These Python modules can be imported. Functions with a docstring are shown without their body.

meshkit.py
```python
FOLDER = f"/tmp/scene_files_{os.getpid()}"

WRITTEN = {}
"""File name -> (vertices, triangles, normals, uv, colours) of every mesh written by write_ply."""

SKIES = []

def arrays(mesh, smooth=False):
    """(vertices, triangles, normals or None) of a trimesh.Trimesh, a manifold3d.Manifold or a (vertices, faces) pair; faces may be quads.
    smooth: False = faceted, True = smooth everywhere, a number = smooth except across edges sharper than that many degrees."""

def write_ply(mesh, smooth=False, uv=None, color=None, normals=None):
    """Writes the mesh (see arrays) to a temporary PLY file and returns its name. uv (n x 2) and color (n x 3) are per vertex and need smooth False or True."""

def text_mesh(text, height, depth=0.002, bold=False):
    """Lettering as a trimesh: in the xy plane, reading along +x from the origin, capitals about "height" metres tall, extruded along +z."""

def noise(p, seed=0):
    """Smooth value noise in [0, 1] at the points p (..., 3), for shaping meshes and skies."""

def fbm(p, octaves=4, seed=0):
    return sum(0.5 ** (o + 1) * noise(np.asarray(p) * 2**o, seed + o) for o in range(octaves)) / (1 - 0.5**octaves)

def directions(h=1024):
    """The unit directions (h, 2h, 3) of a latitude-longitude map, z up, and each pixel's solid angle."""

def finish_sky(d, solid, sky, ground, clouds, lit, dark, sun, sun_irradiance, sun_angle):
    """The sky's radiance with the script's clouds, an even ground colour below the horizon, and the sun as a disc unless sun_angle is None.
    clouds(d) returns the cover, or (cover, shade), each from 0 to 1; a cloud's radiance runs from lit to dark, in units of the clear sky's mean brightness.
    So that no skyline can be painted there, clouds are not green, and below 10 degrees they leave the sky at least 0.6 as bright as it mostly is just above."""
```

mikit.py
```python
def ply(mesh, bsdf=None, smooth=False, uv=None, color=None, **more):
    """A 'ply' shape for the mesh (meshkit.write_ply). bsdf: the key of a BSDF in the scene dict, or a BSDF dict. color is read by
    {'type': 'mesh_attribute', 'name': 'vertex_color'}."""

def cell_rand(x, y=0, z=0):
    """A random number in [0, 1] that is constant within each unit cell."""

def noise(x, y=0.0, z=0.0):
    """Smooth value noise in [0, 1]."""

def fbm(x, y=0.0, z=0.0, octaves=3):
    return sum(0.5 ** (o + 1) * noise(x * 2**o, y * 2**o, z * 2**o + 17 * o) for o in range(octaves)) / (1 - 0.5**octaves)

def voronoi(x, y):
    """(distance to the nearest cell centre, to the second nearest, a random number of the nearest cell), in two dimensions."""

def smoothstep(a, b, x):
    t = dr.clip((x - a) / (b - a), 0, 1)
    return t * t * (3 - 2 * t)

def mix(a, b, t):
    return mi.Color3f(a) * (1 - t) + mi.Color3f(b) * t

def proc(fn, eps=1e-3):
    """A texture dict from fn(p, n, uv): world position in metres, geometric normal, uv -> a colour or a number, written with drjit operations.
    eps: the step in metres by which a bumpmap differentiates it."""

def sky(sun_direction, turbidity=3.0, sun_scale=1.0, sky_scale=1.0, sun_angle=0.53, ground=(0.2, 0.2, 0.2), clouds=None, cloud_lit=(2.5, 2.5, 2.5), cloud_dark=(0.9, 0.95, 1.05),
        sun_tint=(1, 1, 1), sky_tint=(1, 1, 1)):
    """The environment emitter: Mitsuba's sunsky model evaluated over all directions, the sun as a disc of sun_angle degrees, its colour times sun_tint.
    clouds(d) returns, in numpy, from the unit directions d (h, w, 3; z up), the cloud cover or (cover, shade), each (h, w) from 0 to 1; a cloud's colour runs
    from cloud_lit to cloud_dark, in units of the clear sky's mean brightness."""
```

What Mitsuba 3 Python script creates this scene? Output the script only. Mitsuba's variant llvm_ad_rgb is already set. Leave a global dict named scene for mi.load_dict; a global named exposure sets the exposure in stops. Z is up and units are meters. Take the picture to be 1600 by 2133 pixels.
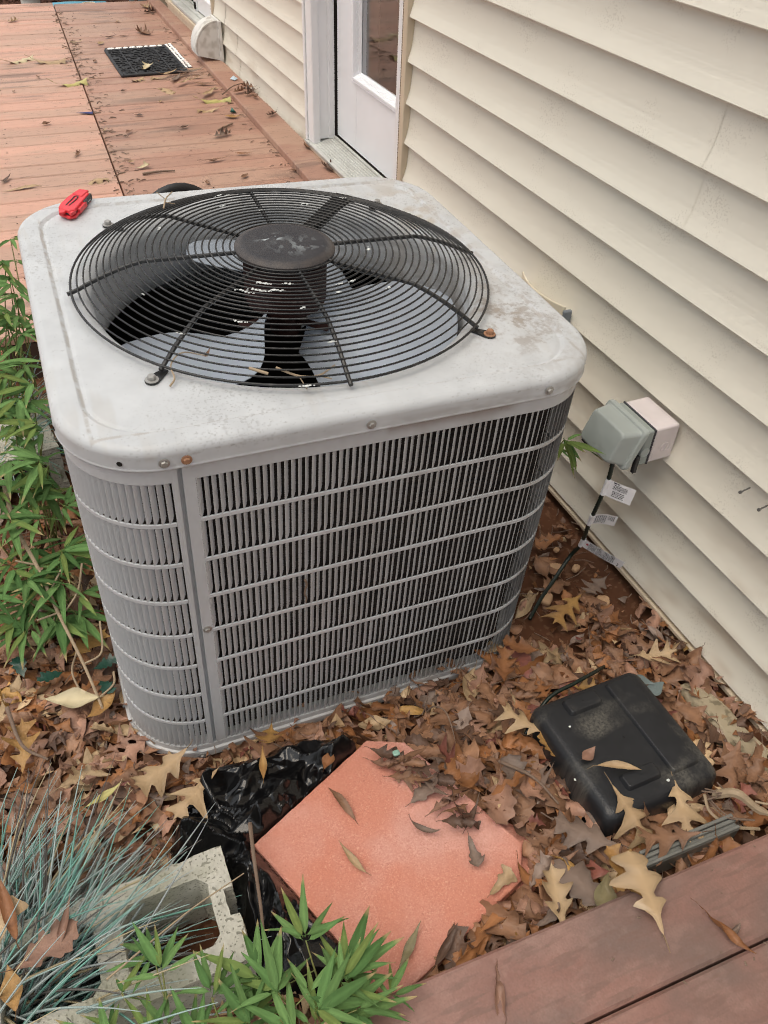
import math
import numpy as np
import trimesh
import manifold3d as m3
import drjit as dr
import mitsuba as mi
import mikit
import meshkit
from mikit import noise, fbm, voronoi, smoothstep, mix, proc

# ------------------------------------------------------------------ camera, sky, exposure
scene, labels = {}, {}
T = mi.ScalarTransform4f
CAM = np.array([-1.139, -0.931, 1.484])
YAW, PITCH, ROLL, FPX = 0.4344, 0.7353, 0.0422, 1695.1
_f = np.array([math.sin(YAW) * math.cos(PITCH), math.cos(YAW) * math.cos(PITCH), -math.sin(PITCH)])
_r = np.cross(_f, [0, 0, 1.0]); _r /= np.linalg.norm(_r)
_u = np.cross(_r, _f)
_up = -math.sin(ROLL) * _r + math.cos(ROLL) * _u
scene['camera'] = {'type': 'perspective', 'fov': math.degrees(2 * math.atan(800 / FPX)), 'fov_axis': 'x', 'near_clip': 0.05, 'far_clip': 400.0,
                   'to_world': T().look_at(origin=CAM.tolist(), target=(CAM + _f).tolist(), up=_up.tolist())}
def overcast(d):
    # the standard overcast sky: three times as bright overhead as at the horizon
    return np.ones(d.shape[:2]), 1 - (1 + 2 * np.clip(d[..., 2], 0, 1)) / 3
scene['daylight'] = mikit.sky((-0.36, -0.04, 0.93), turbidity=4, sun_scale=0.28, sun_angle=40, clouds=overcast,
                              cloud_lit=(2.80, 2.88, 2.98), sun_tint=(0.96, 0.99, 1.02), cloud_dark=(0.0, 0.0, 0.0), ground=(0.16, 0.14, 0.12))
exposure = 2.2
R = np.random.default_rng(7)
PI = math.pi

# ------------------------------------------------------------------ helpers
def fmt(k):
    n = k
    i = 0
    while n in scene or n in TAKEN:
        i += 1
        n = '%s_%03d' % (k, i)
    TAKEN.add(n)
    return n
TAKEN = set()

def thing(name, label, cat, group=None):
    k = fmt(name)
    labels[k] = {'label': label, 'category': cat}
    if group: labels[k]['group'] = group
    return k

def put(shape, name, parent=None, label=None, M=None, kind=None):
    k = fmt(name if parent is None else parent + '__' + name)
    s = dict(shape)
    if M is not None: s['to_world'] = T(np.asarray(M, float))
    scene[k] = s
    if label or kind:
        labels[k] = {}
        if label: labels[k]['label'] = label
        if kind: labels[k]['kind'] = kind
    return k

def single(name, mesh, bsdf, label, cat, group=None, smooth=30, M=None, color=None):
    k = thing(name, label, cat, group)
    s = mikit.ply(mesh, bsdf, smooth=smooth, color=color)
    if M is not None: s['to_world'] = T(np.asarray(M, float))
    scene[k] = s
    return k

def part(parent, name, mesh, bsdf, smooth=30, M=None, label=None, kind=None, color=None):
    return put(mikit.ply(mesh, bsdf, smooth=smooth, color=color), name, parent, label, M, kind)

def ident(): return np.eye(4)
def trans(x, y, z):
    m = np.eye(4); m[:3, 3] = (x, y, z); return m
def rot(axis, a):
    return trimesh.transformations.rotation_matrix(a, axis)
X, Y, Z = (1, 0, 0), (0, 1, 0), (0, 0, 1)
def scl(a, b=None, c=None):
    b = a if b is None else b; c = a if c is None else c
    return np.diag([a, b, c, 1.0])
def frame(p, xa, za):
    """4x4 with x axis along xa and z axis near za."""
    x = np.array(xa, float); x /= np.linalg.norm(x)
    z = np.array(za, float); z -= x * (z @ x); z /= np.linalg.norm(z) + 1e-12
    m = np.eye(4); m[:3, 0] = x; m[:3, 1] = np.cross(z, x); m[:3, 2] = z; m[:3, 3] = p
    return m

def cat(ms): return trimesh.util.concatenate(ms)
def vf(v, f): return trimesh.Trimesh(np.asarray(v, float), np.asarray(f, int), process=False)
def box(x0, x1, y0, y1, z0, z1):
    return trimesh.creation.box(bounds=[[x0, y0, z0], [x1, y1, z1]])
def cbox(x0, x1, y0, y1, z0, z1, c=0.003):
    """box with chamfered edges (convex hull of 24 points)."""
    P = []
    for a, (x, sx) in enumerate(((x0, 1), (x1, -1))):
        for b, (y, sy) in enumerate(((y0, 1), (y1, -1))):
            for d, (z, sz) in enumerate(((z0, 1), (z1, -1))):
                P += [(x + sx * c, y + sy * c, z), (x + sx * c, y, z + sz * c), (x, y + sy * c, z + sz * c)]
    return hull(P)
def hull(P):
    m = m3.Manifold.hull_points(np.asarray(P, float)).to_mesh()
    return vf(m.vert_properties[:, :3], m.tri_verts)
def rbox(sx, sy, sz, r, n=12):
    s = m3.Manifold.sphere(r, n)
    m = m3.Manifold.batch_hull([s.translate((a * (sx / 2 - r), b * (sy / 2 - r), c * (sz / 2 - r))) for a in (-1, 1) for b in (-1, 1) for c in (-1, 1)]).to_mesh()
    return vf(m.vert_properties[:, :3], m.tri_verts)
def moved(mesh, M):
    m = mesh.copy(); m.apply_transform(M); return m
def grid_faces(n, m, wrap=False):
    i, j = np.meshgrid(np.arange(n - 1), np.arange(m if wrap else m - 1), indexing='ij')
    a = i * m + j; b = i * m + (j + 1) % m
    return np.stack([a, b, b + m, a + m], -1).reshape(-1, 4)
def quads(v, f):
    f = np.asarray(f)
    return vf(v, np.vstack([f[:, [0, 1, 2]], f[:, [0, 2, 3]]]))
def rings(P):
    """closed surface through rings of points, P (n, m, 3)."""
    n, m, _ = P.shape
    return quads(P.reshape(-1, 3), grid_faces(n, m, True))
def lathe(prof, n=48, axis=None):
    prof = np.asarray(prof, float)
    t = np.arange(n) * 2 * PI / n
    P = np.stack([prof[:, None, 0] * np.cos(t), prof[:, None, 0] * np.sin(t), np.repeat(prof[:, 1:], n, 1)], -1)
    return rings(P)
def spline(P, n=8):
    P = np.asarray(P, float)
    if len(P) < 3: return np.linspace(P[0], P[-1], n)
    Q = np.vstack([2 * P[0] - P[1], P, 2 * P[-1] - P[-2]])
    out = []
    for k in range(len(P) - 1):
        a, b, c, d = Q[k:k + 4]
        t = np.linspace(0, 1, n, endpoint=False)[:, None]
        out.append(0.5 * (2 * b + (c - a) * t + (2 * a - 5 * b + 4 * c - d) * t**2 + (3 * b - a - 3 * c + d) * t**3))
    return np.vstack(out + [P[-1:]])
def tube(P, r, sides=8, cap=True, squash=1.0):
    P = np.asarray(P, float); r = np.broadcast_to(np.asarray(r, float), (len(P),))
    t = np.gradient(P, axis=0); t /= np.linalg.norm(t, axis=1, keepdims=True) + 1e-12
    a = np.zeros_like(P)
    ref = np.array([0, 0, 1.0]) if abs(t[0][2]) < 0.9 else np.array([1.0, 0, 0])
    for k in range(len(P)):
        ref = ref - t[k] * (ref @ t[k]); ref /= np.linalg.norm(ref) + 1e-12
        a[k] = ref
    b = np.cross(t, a)
    th = np.arange(sides) * 2 * PI / sides
    V = P[:, None] + r[:, None, None] * (np.cos(th)[None, :, None] * a[:, None] * squash + np.sin(th)[None, :, None] * b[:, None])
    m = rings(V)
    if cap:
        n = len(P)
        v = np.vstack([m.vertices, P[:1], P[-1:]])
        k = np.arange(sides)
        f0 = np.stack([(k + 1) % sides, k, np.full(sides, n * sides)], 1)
        f1 = np.stack([(n - 1) * sides + k, (n - 1) * sides + (k + 1) % sides, np.full(sides, n * sides + 1)], 1)
        m = vf(v, np.vstack([m.faces, f0, f1]))
    return m
def fix(m):
    m.fix_normals(); return m
def npnoise(P, s, seed=0):
    return meshkit.noise(np.asarray(P, float) * s + seed * 17.3)

# ------------------------------------------------------------------ materials
def mat(key, color, rough=0.5, spec=0.5, bump=None, two=True, **kw):
    c = proc(color) if callable(color) else {'type': 'rgb', 'value': list(color)} if not isinstance(color, dict) else color
    b = {'type': 'principled', 'base_color': c, 'roughness': proc(rough) if callable(rough) else rough, 'specular': spec, **kw}
    if bump is not None:
        fn, s, e = bump
        b = {'type': 'bumpmap', 'arbitrary': proc(fn, e), 'scale': s, 'bsdf': b}
    scene[key] = {'type': 'twosided', 'bsdf': b} if two else b
    return key

def siding_color(p, n, uv):
    d = fbm(p.y * 2.3, p.z * 9.0, 3.0)
    base = mix((0.695, 0.662, 0.572), (0.67, 0.636, 0.548), d)
    low = smoothstep(0.55, 0.05, p.z) * smoothstep(0.45, 0.75, fbm(p.y * 5.0, p.z * 14.0, p.x + 9.0))
    base = mix(base, (0.34, 0.24, 0.15), 0.55 * low)
    g = smoothstep(0.62, 0.8, noise(p.y * 420.0, p.z * 420.0, p.x * 60.0)) * smoothstep(0.55, 0.72, fbm(p.y * 12.0, p.z * 12.0, 5.0))
    return mix(base, (0.3, 0.26, 0.2), 0.22 * g)
def siding_bump(p, n, uv):
    z = p.z + 0.0007 * noise(p.y * 9.0, p.z * 30.0)
    return noise(z * 290.0, p.y * 2.2, p.x * 3.0) * 0.75 + 0.25 * noise(z * 620.0, p.y * 9.0)
mat('vinyl', siding_color, 0.42, 0.4, (siding_bump, 0.00045, 6e-4))
mat('trim_tan', lambda p, n, uv: mix((0.60, 0.50, 0.37), (0.45, 0.37, 0.27), fbm(p.x * 30, p.y * 30, p.z * 8)), 0.45)
mat('trim_white', lambda p, n, uv: mix((0.74, 0.75, 0.765), (0.67, 0.675, 0.675), fbm(p.x * 9, p.y * 9, p.z * 5)), 0.4)
mat('door_white', lambda p, n, uv: mix((0.74, 0.76, 0.79), (0.68, 0.70, 0.72), fbm(p.y * 6, p.z * 6, 2.0)), 0.35)
mat('dark_gap', (0.02, 0.018, 0.016), 0.9, 0.1)
mat('room_dark', (0.05, 0.035, 0.03), 0.9, 0.1)
mat('sheathing', (0.22, 0.17, 0.12), 0.9, 0.1)
mat('sill_metal', lambda p, n, uv: mix((0.50, 0.51, 0.48), (0.36, 0.36, 0.33), fbm(p.x * 40, p.y * 12, 1.0)), 0.45, 0.5)
scene['pane_glass'] = {'type': 'thindielectric', 'int_ior': 1.55}

CX, CY, AA, TX, TY = -0.7547, 0.445, -0.01707, -0.0200, 0.0315
_c, _s = math.cos(AA), math.sin(AA)
AM = np.eye(4)
AM[:3, :3] = np.array([[1, 0, TY], [0, 1, TX], [-TY, -TX, 1]]) @ np.array([[_c, -_s, 0], [_s, _c, 0], [0, 0, 1]])
AM[:3, 3] = (CX, CY, 0)
AI = np.linalg.inv(AM)
def aclocal(p):
    return [float(AI[i, 0]) * p.x + float(AI[i, 1]) * p.y + float(AI[i, 2]) * p.z + float(AI[i, 3]) for i in range(3)]
def lid_color(p, n, uv):
    x, y, z = aclocal(p)
    base = mix((0.465, 0.480, 0.492), (0.44, 0.452, 0.46), fbm(x * 9.0, y * 9.0, z * 9.0))
    side = smoothstep(0.775, 0.765, z)
    sp = 0.7 * noise(x * 300.0, y * 300.0, z * 300.0) + 0.3 * noise(x * 130.0, y * 130.0, z * 130.0)
    area = smoothstep(0.25, 0.75, fbm(x * 5.0 + 3.0, y * 5.0, 4.0, 4))
    base = base * (0.90 + 0.2 * fbm(x * 26.0, y * 26.0, 8.0, 4))
    streak = smoothstep(0.5, 0.75, fbm(x * 60.0, y * 9.0, 2.0)) * smoothstep(0.45, 0.7, fbm(x * 8.0, y * 5.0, 6.0))
    base = mix(base, (0.40, 0.385, 0.36), 0.35 * streak * (1 - side))
    speck = smoothstep(0.70 - 0.18 * area, 0.94 - 0.18 * area, sp) + 0.8 * area * smoothstep(0.74, 0.9, noise(x * 420.0, y * 420.0, z * 420.0))
    base = mix(base, (0.30, 0.30, 0.295), 0.5 * speck * (1 - side))
    # brown grime in the front right corner and along the embossed line
    q = dr.exp(-(dr.square((x - 0.34) / 0.085) + dr.square((y + 0.24) / 0.14)))
    g = smoothstep(0.36, 0.66, fbm(x * 34.0, y * 34.0, 7.0) * 0.75 + 0.4 * fbm(x * 150.0, y * 150.0, 1.0) - 0.12) * q
    base = mix(base, (0.23, 0.19, 0.155), 0.8 * g)
    q2 = dr.exp(-(dr.square((x - 0.36) / 0.06) + dr.square((y - 0.2) / 0.22)))
    base = mix(base, (0.36, 0.31, 0.25), 0.75 * q2 * smoothstep(0.45, 0.7, fbm(x * 30.0, y * 30.0, 3.0)))
    m = dr.maximum(dr.abs(x), dr.abs(y))
    line = smoothstep(0.0045, 0.001, dr.abs(m - 0.4 + 0.004 * (noise(x * 30.0, y * 30.0) - 0.5))) * smoothstep(0.33, 0.6, fbm(x * 60.0, y * 60.0, 2.0)) * (1 - side)
    base = mix(base, (0.3, 0.27, 0.235), 0.5 * line)
    lip = side * smoothstep(0.3, 0.72, fbm(x * 30.0, z * 90.0, y * 30.0)) * smoothstep(-0.35, 0.35, x)
    return mix(base, (0.24, 0.22, 0.2), 0.5 * lip)
mat('ac_lid', lid_color, 0.45, 0.5, (lambda p, n, uv: fbm(p.x * 160, p.y * 160, p.z * 160), 0.0006, 1e-3))
def body_color(p, n, uv):
    x, y, z = aclocal(p)
    base = mix((0.47, 0.485, 0.50), (0.43, 0.44, 0.445), fbm(x * 14.0, y * 14.0, z * 8.0))
    grime = smoothstep(0.40, 0.75, fbm(x * 22.0, z * 7.0, y * 22.0)) * smoothstep(-0.3, 0.3, x)
    base = mix(base, (0.25, 0.225, 0.20), 0.5 * grime)
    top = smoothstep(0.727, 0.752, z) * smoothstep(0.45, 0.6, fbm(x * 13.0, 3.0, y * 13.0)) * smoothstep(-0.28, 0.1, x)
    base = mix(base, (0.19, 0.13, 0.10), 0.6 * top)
    low = smoothstep(0.1, 0.0, z) * fbm(x * 25.0, z * 30.0, y * 25.0)
    return mix(base, (0.25, 0.2, 0.15), 0.5 * low)
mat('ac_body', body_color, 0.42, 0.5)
mat('coil', lambda p, n, uv: mix((0.022, 0.02, 0.019), (0.05, 0.042, 0.036), smoothstep(0.3, 0.7, noise(p.z * 420.0, p.x * 40.0, p.y * 40.0))), 0.8, 0.2)
mat('black_wire', lambda p, n, uv: mix((0.011, 0.011, 0.011), (0.04, 0.038, 0.036), smoothstep(0.55, 0.8, fbm(p.x * 90, p.y * 90, p.z * 90))), 0.38, 0.5)
def hub_color(p, n, uv):
    x, y, z = aclocal(p)
    base = mix((0.022, 0.022, 0.027), (0.038, 0.037, 0.040), fbm(x * 40, y * 40, 1.0))
    rr = dr.sqrt(x * x + y * y)
    rim = smoothstep(0.072, 0.085, rr)
    base = mix(base, (0.10, 0.08, 0.068), 0.7 * rim * fbm(x * 60, y * 60, z * 60))
    w = smoothstep(0.50, 0.6, fbm(x * 55.0, y * 75.0, 11.0)) * dr.exp(-(dr.square((x + 0.022) / 0.016) + dr.square((y - 0.022) / 0.012)))
    w2 = 0.5 * smoothstep(0.52, 0.66, fbm(x * 90.0, y * 60.0, 5.0)) * dr.exp(-(dr.square((x - 0.02) / 0.04) + dr.square((y + 0.02) / 0.03)))
    return mix(base, (0.5, 0.56, 0.58), dr.minimum(1.0, 1.6 * w + 0.45 * w2))
mat('hub_black', hub_color, 0.5, 0.35)
mat('motor_brown', (0.030, 0.011, 0.009), 0.6, 0.2)
mat('blade_metal', lambda p, n, uv: mix((0.40, 0.45, 0.52), (0.33, 0.37, 0.42), fbm(p.x * 18, p.y * 18, p.z * 18)), 0.42, 0.5, metallic=0.25)
mat('bolt_steel', (0.34, 0.33, 0.31), 0.4, 0.5, metallic=0.5)
mat('nail_gray', (0.10, 0.095, 0.09), 0.45, 0.5)
mat('bolt_rust', lambda p, n, uv: mix((0.22, 0.10, 0.055), (0.33, 0.18, 0.10), fbm(p.x * 300, p.y * 300, p.z * 300)), 0.7)
mat('dropping_white', (0.56, 0.58, 0.56), 0.9, 0.2)

def deck_fn(tone, r0=1.0):
    def deck_color(p, n, uv):
        g = fbm(p.x * 5.0, p.y * 110.0, p.z * 40.0)
        a = mix([r0 * 0.350 * tone, r0 * 0.200 * tone, r0 * 0.146 * tone], [r0 * 0.300 * tone, r0 * 0.168 * tone, r0 * 0.122 * tone], g)
        worn = smoothstep(0.40, 0.66, fbm(p.x * 2.2, p.y * 6.1, 1.0, 5))
        a = mix(a, (0.40, 0.265, 0.195), 0.6 * worn)
        dirt = smoothstep(0.55, 0.8, fbm(p.x * 3.0 + 7.0, p.y * 20.0, 2.0)) * smoothstep(0.4, 0.65, fbm(p.x * 1.3, p.y * 1.7, 8.0))
        a = mix(a, (0.12, 0.082, 0.065), 0.6 * dirt)
        sp = smoothstep(0.62, 0.9, fbm(p.x * 24.0, p.y * 210.0, 3.0))
        return mix(a, (0.14, 0.08, 0.06), 0.6 * sp)
    return deck_color
_deck_bump = (lambda p, n, uv: fbm(p.x * 7.0, p.y * 170.0, p.z * 60.0), 0.0012, 1e-3)
for i, t in enumerate((1.0, 1.1, 0.92, 1.04)):
    mat('deck_stain_%d' % i, deck_fn(t, 1.06), 0.5, 0.4, _deck_bump)
    mat('deck_pale_%d' % i, deck_fn(t, 1.48), 0.5, 0.4, _deck_bump)
def near_deck(p, n, uv):
    a = mix((0.270, 0.142, 0.114), (0.215, 0.110, 0.088), fbm(p.x * 9.0, p.y * 26.0, p.z * 9.0))
    a = mix(a, (0.150, 0.105, 0.090), 0.85 * smoothstep(0.42, 0.70, fbm(p.x * 5.0, p.y * 7.0, 4.0, 6)))
    a = mix(a, (0.34, 0.20, 0.165), 0.45 * smoothstep(0.45, 0.78, fbm(p.x * 9.0, p.y * 12.0, 9.0, 6)))
    a = mix(a, (0.17, 0.10, 0.08), 0.6 * smoothstep(0.50, 0.75, fbm(p.x * 18.0, p.y * 140.0, 2.0)))
    a = mix(a, (0.38, 0.25, 0.21), 0.15 * smoothstep(0.55, 0.80, fbm(p.x * 34.0, p.y * 60.0, 5.0)))
    return mix(a, (0.13, 0.08, 0.06), 0.3 * noise(p.x * 420.0, p.y * 420.0, 1.0))
mat('near_deck_stain', near_deck, 0.5, 0.4, (lambda p, n, uv: fbm(p.x * 40.0, p.y * 90.0, p.z * 40.0) + 0.4 * noise(p.x * 300.0, p.y * 300.0), 0.0012, 1e-3))
mat('deck_dark', (0.07, 0.045, 0.035), 0.8, 0.2)

def soil_color(p, n, uv):
    a = mix((0.135, 0.058, 0.030), (0.085, 0.040, 0.024), fbm(p.x * 12, p.y * 12, p.z * 12))
    return mix(a, (0.20, 0.11, 0.065), 0.5 * smoothstep(0.62, 0.75, noise(p.x * 120, p.y * 120, p.z * 120)))
mat('soil', soil_color, 0.95, 0.1, (lambda p, n, uv: fbm(p.x * 90, p.y * 90, p.z * 90), 0.006, 1e-3))
def paver_color(p, n, uv):
    a = mix((0.57, 0.225, 0.155), (0.60, 0.275, 0.200), fbm(p.x * 9, p.y * 9, 1.0))
    a = mix(a, (0.66, 0.41, 0.355), 0.7 * smoothstep(0.36, 0.72, fbm(p.x * 6.0 + 4.0, p.y * 6.0, 6.0, 5)))
    a = mix(a, (0.40, 0.125, 0.08), 0.5 * noise(p.x * 520, p.y * 520, p.z * 520))
    a = mix(a, (0.70, 0.42, 0.33), 0.45 * smoothstep(0.55, 0.95, noise(p.x * 460 + 9, p.y * 460, p.z * 460)))
    return mix(a, (0.33, 0.11, 0.07), 0.35 * smoothstep(0.86, 0.94, noise(p.x * 300, p.y * 300, p.z * 300)))
mat('paver_red', paver_color, 0.9, 0.15, (lambda p, n, uv: fbm(p.x * 170, p.y * 170, p.z * 170), 0.0022, 8e-4))
def block_color(p, n, uv):
    a = mix((0.40, 0.385, 0.32), (0.52, 0.50, 0.44), fbm(p.x * 330, p.y * 330, p.z * 330))
    a = mix(a, (0.15, 0.145, 0.115), 0.75 * smoothstep(0.66, 0.80, noise(p.x * 290 + 3, p.y * 290, p.z * 290)))
    return mix(a, (0.27, 0.27, 0.19), 0.55 * smoothstep(0.42, 0.72, fbm(p.x * 14, p.y * 14, p.z * 14, 4)))
mat('cinder', block_color, 0.95, 0.1, (lambda p, n, uv: fbm(p.x * 190, p.y * 190, p.z * 190), 0.006, 8e-4))
def stone_color(p, n, uv):
    a = mix((0.30, 0.245, 0.165), (0.40, 0.34, 0.24), fbm(p.x * 40, p.y * 40, p.z * 40))
    return mix(a, (0.13, 0.11, 0.07), 0.7 * smoothstep(0.52, 0.7, fbm(p.x * 80, p.y * 80, p.z * 80)))
mat('old_stone', stone_color, 0.95, 0.1, (lambda p, n, uv: fbm(p.x * 120, p.y * 120, p.z * 120), 0.005, 1e-3))
mat('bag_black', (0.004, 0.004, 0.0045), 0.12, 0.5)
def lidbox_color(p, n, uv):
    a = mix((0.013, 0.014, 0.016), (0.021, 0.022, 0.025), fbm(p.x * 30, p.y * 30, p.z * 30))
    d = fbm(p.x * 300, p.y * 300, 2.0) * smoothstep(0.45, 0.8, fbm(p.x * 11.0, p.y * 14.0, 3.0, 4))
    return mix(a, (0.23, 0.215, 0.18), 0.55 * d)
mat('box_black', lidbox_color, 0.34, 0.38, (lambda p, n, uv: noise(p.x * 500, p.y * 500, p.z * 500), 0.0003, 6e-4))
mat('rubber_black', lambda p, n, uv: mix((0.014, 0.015, 0.017), (0.035, 0.036, 0.04), fbm(p.x * 40, p.y * 40, 1.0)), 0.6, 0.4)
mat('pebble_white', lambda p, n, uv: mix((0.78, 0.76, 0.72), (0.70, 0.55, 0.50), smoothstep(0.6, 0.8, fbm(p.x * 30, p.y * 30, 2.0))), 0.6)
mat('outlet_pink', lambda p, n, uv: mix((0.62, 0.56, 0.56), (0.54, 0.49, 0.48), fbm(p.x * 30, p.y * 30, p.z * 30)), 0.5)
mat('cover_gray', lambda p, n, uv: mix((0.335, 0.37, 0.355), (0.29, 0.32, 0.305), fbm(p.x * 30, p.y * 30, p.z * 30)), 0.42)
mat('plate_gray', (0.25, 0.28, 0.265), 0.5)
mat('cord_green', (0.008, 0.016, 0.012), 0.35)
mat('tag_white', lambda p, n, uv: mix((0.80, 0.80, 0.82), (0.70, 0.69, 0.70), fbm(p.x * 60, p.y * 60, p.z * 60)), 0.5)
mat('ink_black', (0.05, 0.05, 0.055), 0.7)
mat('ink_red', (0.45, 0.03, 0.04), 0.6)
mat('tool_red', (0.60, 0.035, 0.045), 0.4)
mat('tool_black', (0.02, 0.02, 0.022), 0.45)
mat('steel', (0.42, 0.41, 0.40), 0.35, metallic=0.8)
mat('hose_black', (0.012, 0.012, 0.013), 0.5)
mat('vent_white', lambda p, n, uv: mix((0.64, 0.63, 0.60), (0.44, 0.42, 0.38), smoothstep(0.45, 0.75, fbm(p.x * 25, p.y * 25, p.z * 18))), 0.5)
mat('cream_plastic', (0.66, 0.60, 0.47), 0.4)
mat('bar_gray', lambda p, n, uv: mix((0.22, 0.225, 0.21), (0.15, 0.15, 0.135), fbm(p.x * 40, p.y * 40, p.z * 40)), 0.45, metallic=0.3)
mat('terracotta', lambda p, n, uv: mix((0.42, 0.17, 0.10), (0.33, 0.13, 0.08), fbm(p.x * 30, p.y * 30, p.z * 30)), 0.85)
mat('pot_cream', (0.62, 0.56, 0.45), 0.5)
mat('pot_white', (0.66, 0.64, 0.58), 0.45)
mat('toy_blue', (0.12, 0.38, 0.52), 0.5)
mat('post_gray', (0.16, 0.18, 0.2), 0.6)
mat('mulch_brown', lambda p, n, uv: mix((0.10, 0.045, 0.03), (0.055, 0.03, 0.022), fbm(p.x * 40, p.y * 40, p.z * 40)), 0.95, 0.1)
mat('pebble_tan', lambda p, n, uv: mix((0.50, 0.33, 0.19), (0.42, 0.25, 0.14), fbm(p.x * 90, p.y * 90, p.z * 90)), 0.8)
mat('twig_tan', lambda p, n, uv: mix((0.38, 0.29, 0.19), (0.27, 0.2, 0.13), fbm(p.x * 90, p.y * 90, p.z * 90)), 0.8)
mat('twig_brown', lambda p, n, uv: mix((0.13, 0.085, 0.06), (0.21, 0.15, 0.11), fbm(p.x * 120, p.y * 120, p.z * 120)), 0.85)
mat('culm', lambda p, n, uv: mix((0.20, 0.19, 0.06), (0.12, 0.16, 0.05), fbm(p.x * 40, p.y * 40, p.z * 10)), 0.5)
VC = {'type': 'mesh_attribute', 'name': 'vertex_color'}
mat('dry_leaf', VC, 0.5, 0.35, (lambda p, n, uv: fbm(p.x * 130, p.y * 130, p.z * 130), 0.0022, 8e-4))
mat('glossy_leaf', VC, 0.32, 0.5)
scene['green_leaf'] = {'type': 'principledthin', 'base_color': VC, 'roughness': 0.42, 'diff_trans': 0.55, 'spec_trans': 0.0, 'eta': 1.4}
mat('grass_blue', VC, 0.5, 0.3)

# ------------------------------------------------------------------ ground
def litter_z(x, y):
    """height of the ground under the leaves."""
    x, y = np.asarray(x, float), np.asarray(y, float)
    h = 0.035 * np.clip((-0.12 - y) / 0.3, 0, 1) * np.clip((x + 1.0) / 0.3, 0, 1)
    return h
gx = np.concatenate([[-60, -20, -6], np.linspace(-2.6, 0.1, 150), [0.6, 6, 60]])
gy = np.concatenate([[-60, -12, -3], np.linspace(-0.75, 1.75, 140), [3, 5.5, 6.2, 8, 20, 120]])
GX, GY = np.meshgrid(gx, gy, indexing='ij')
P3 = np.stack([GX.ravel(), GY.ravel(), 0 * GX.ravel()], 1)
inn = (GX.ravel() > -2.65) & (GX.ravel() < 0.2) & (GY.ravel() > -0.8) & (GY.ravel() < 1.8)
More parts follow.
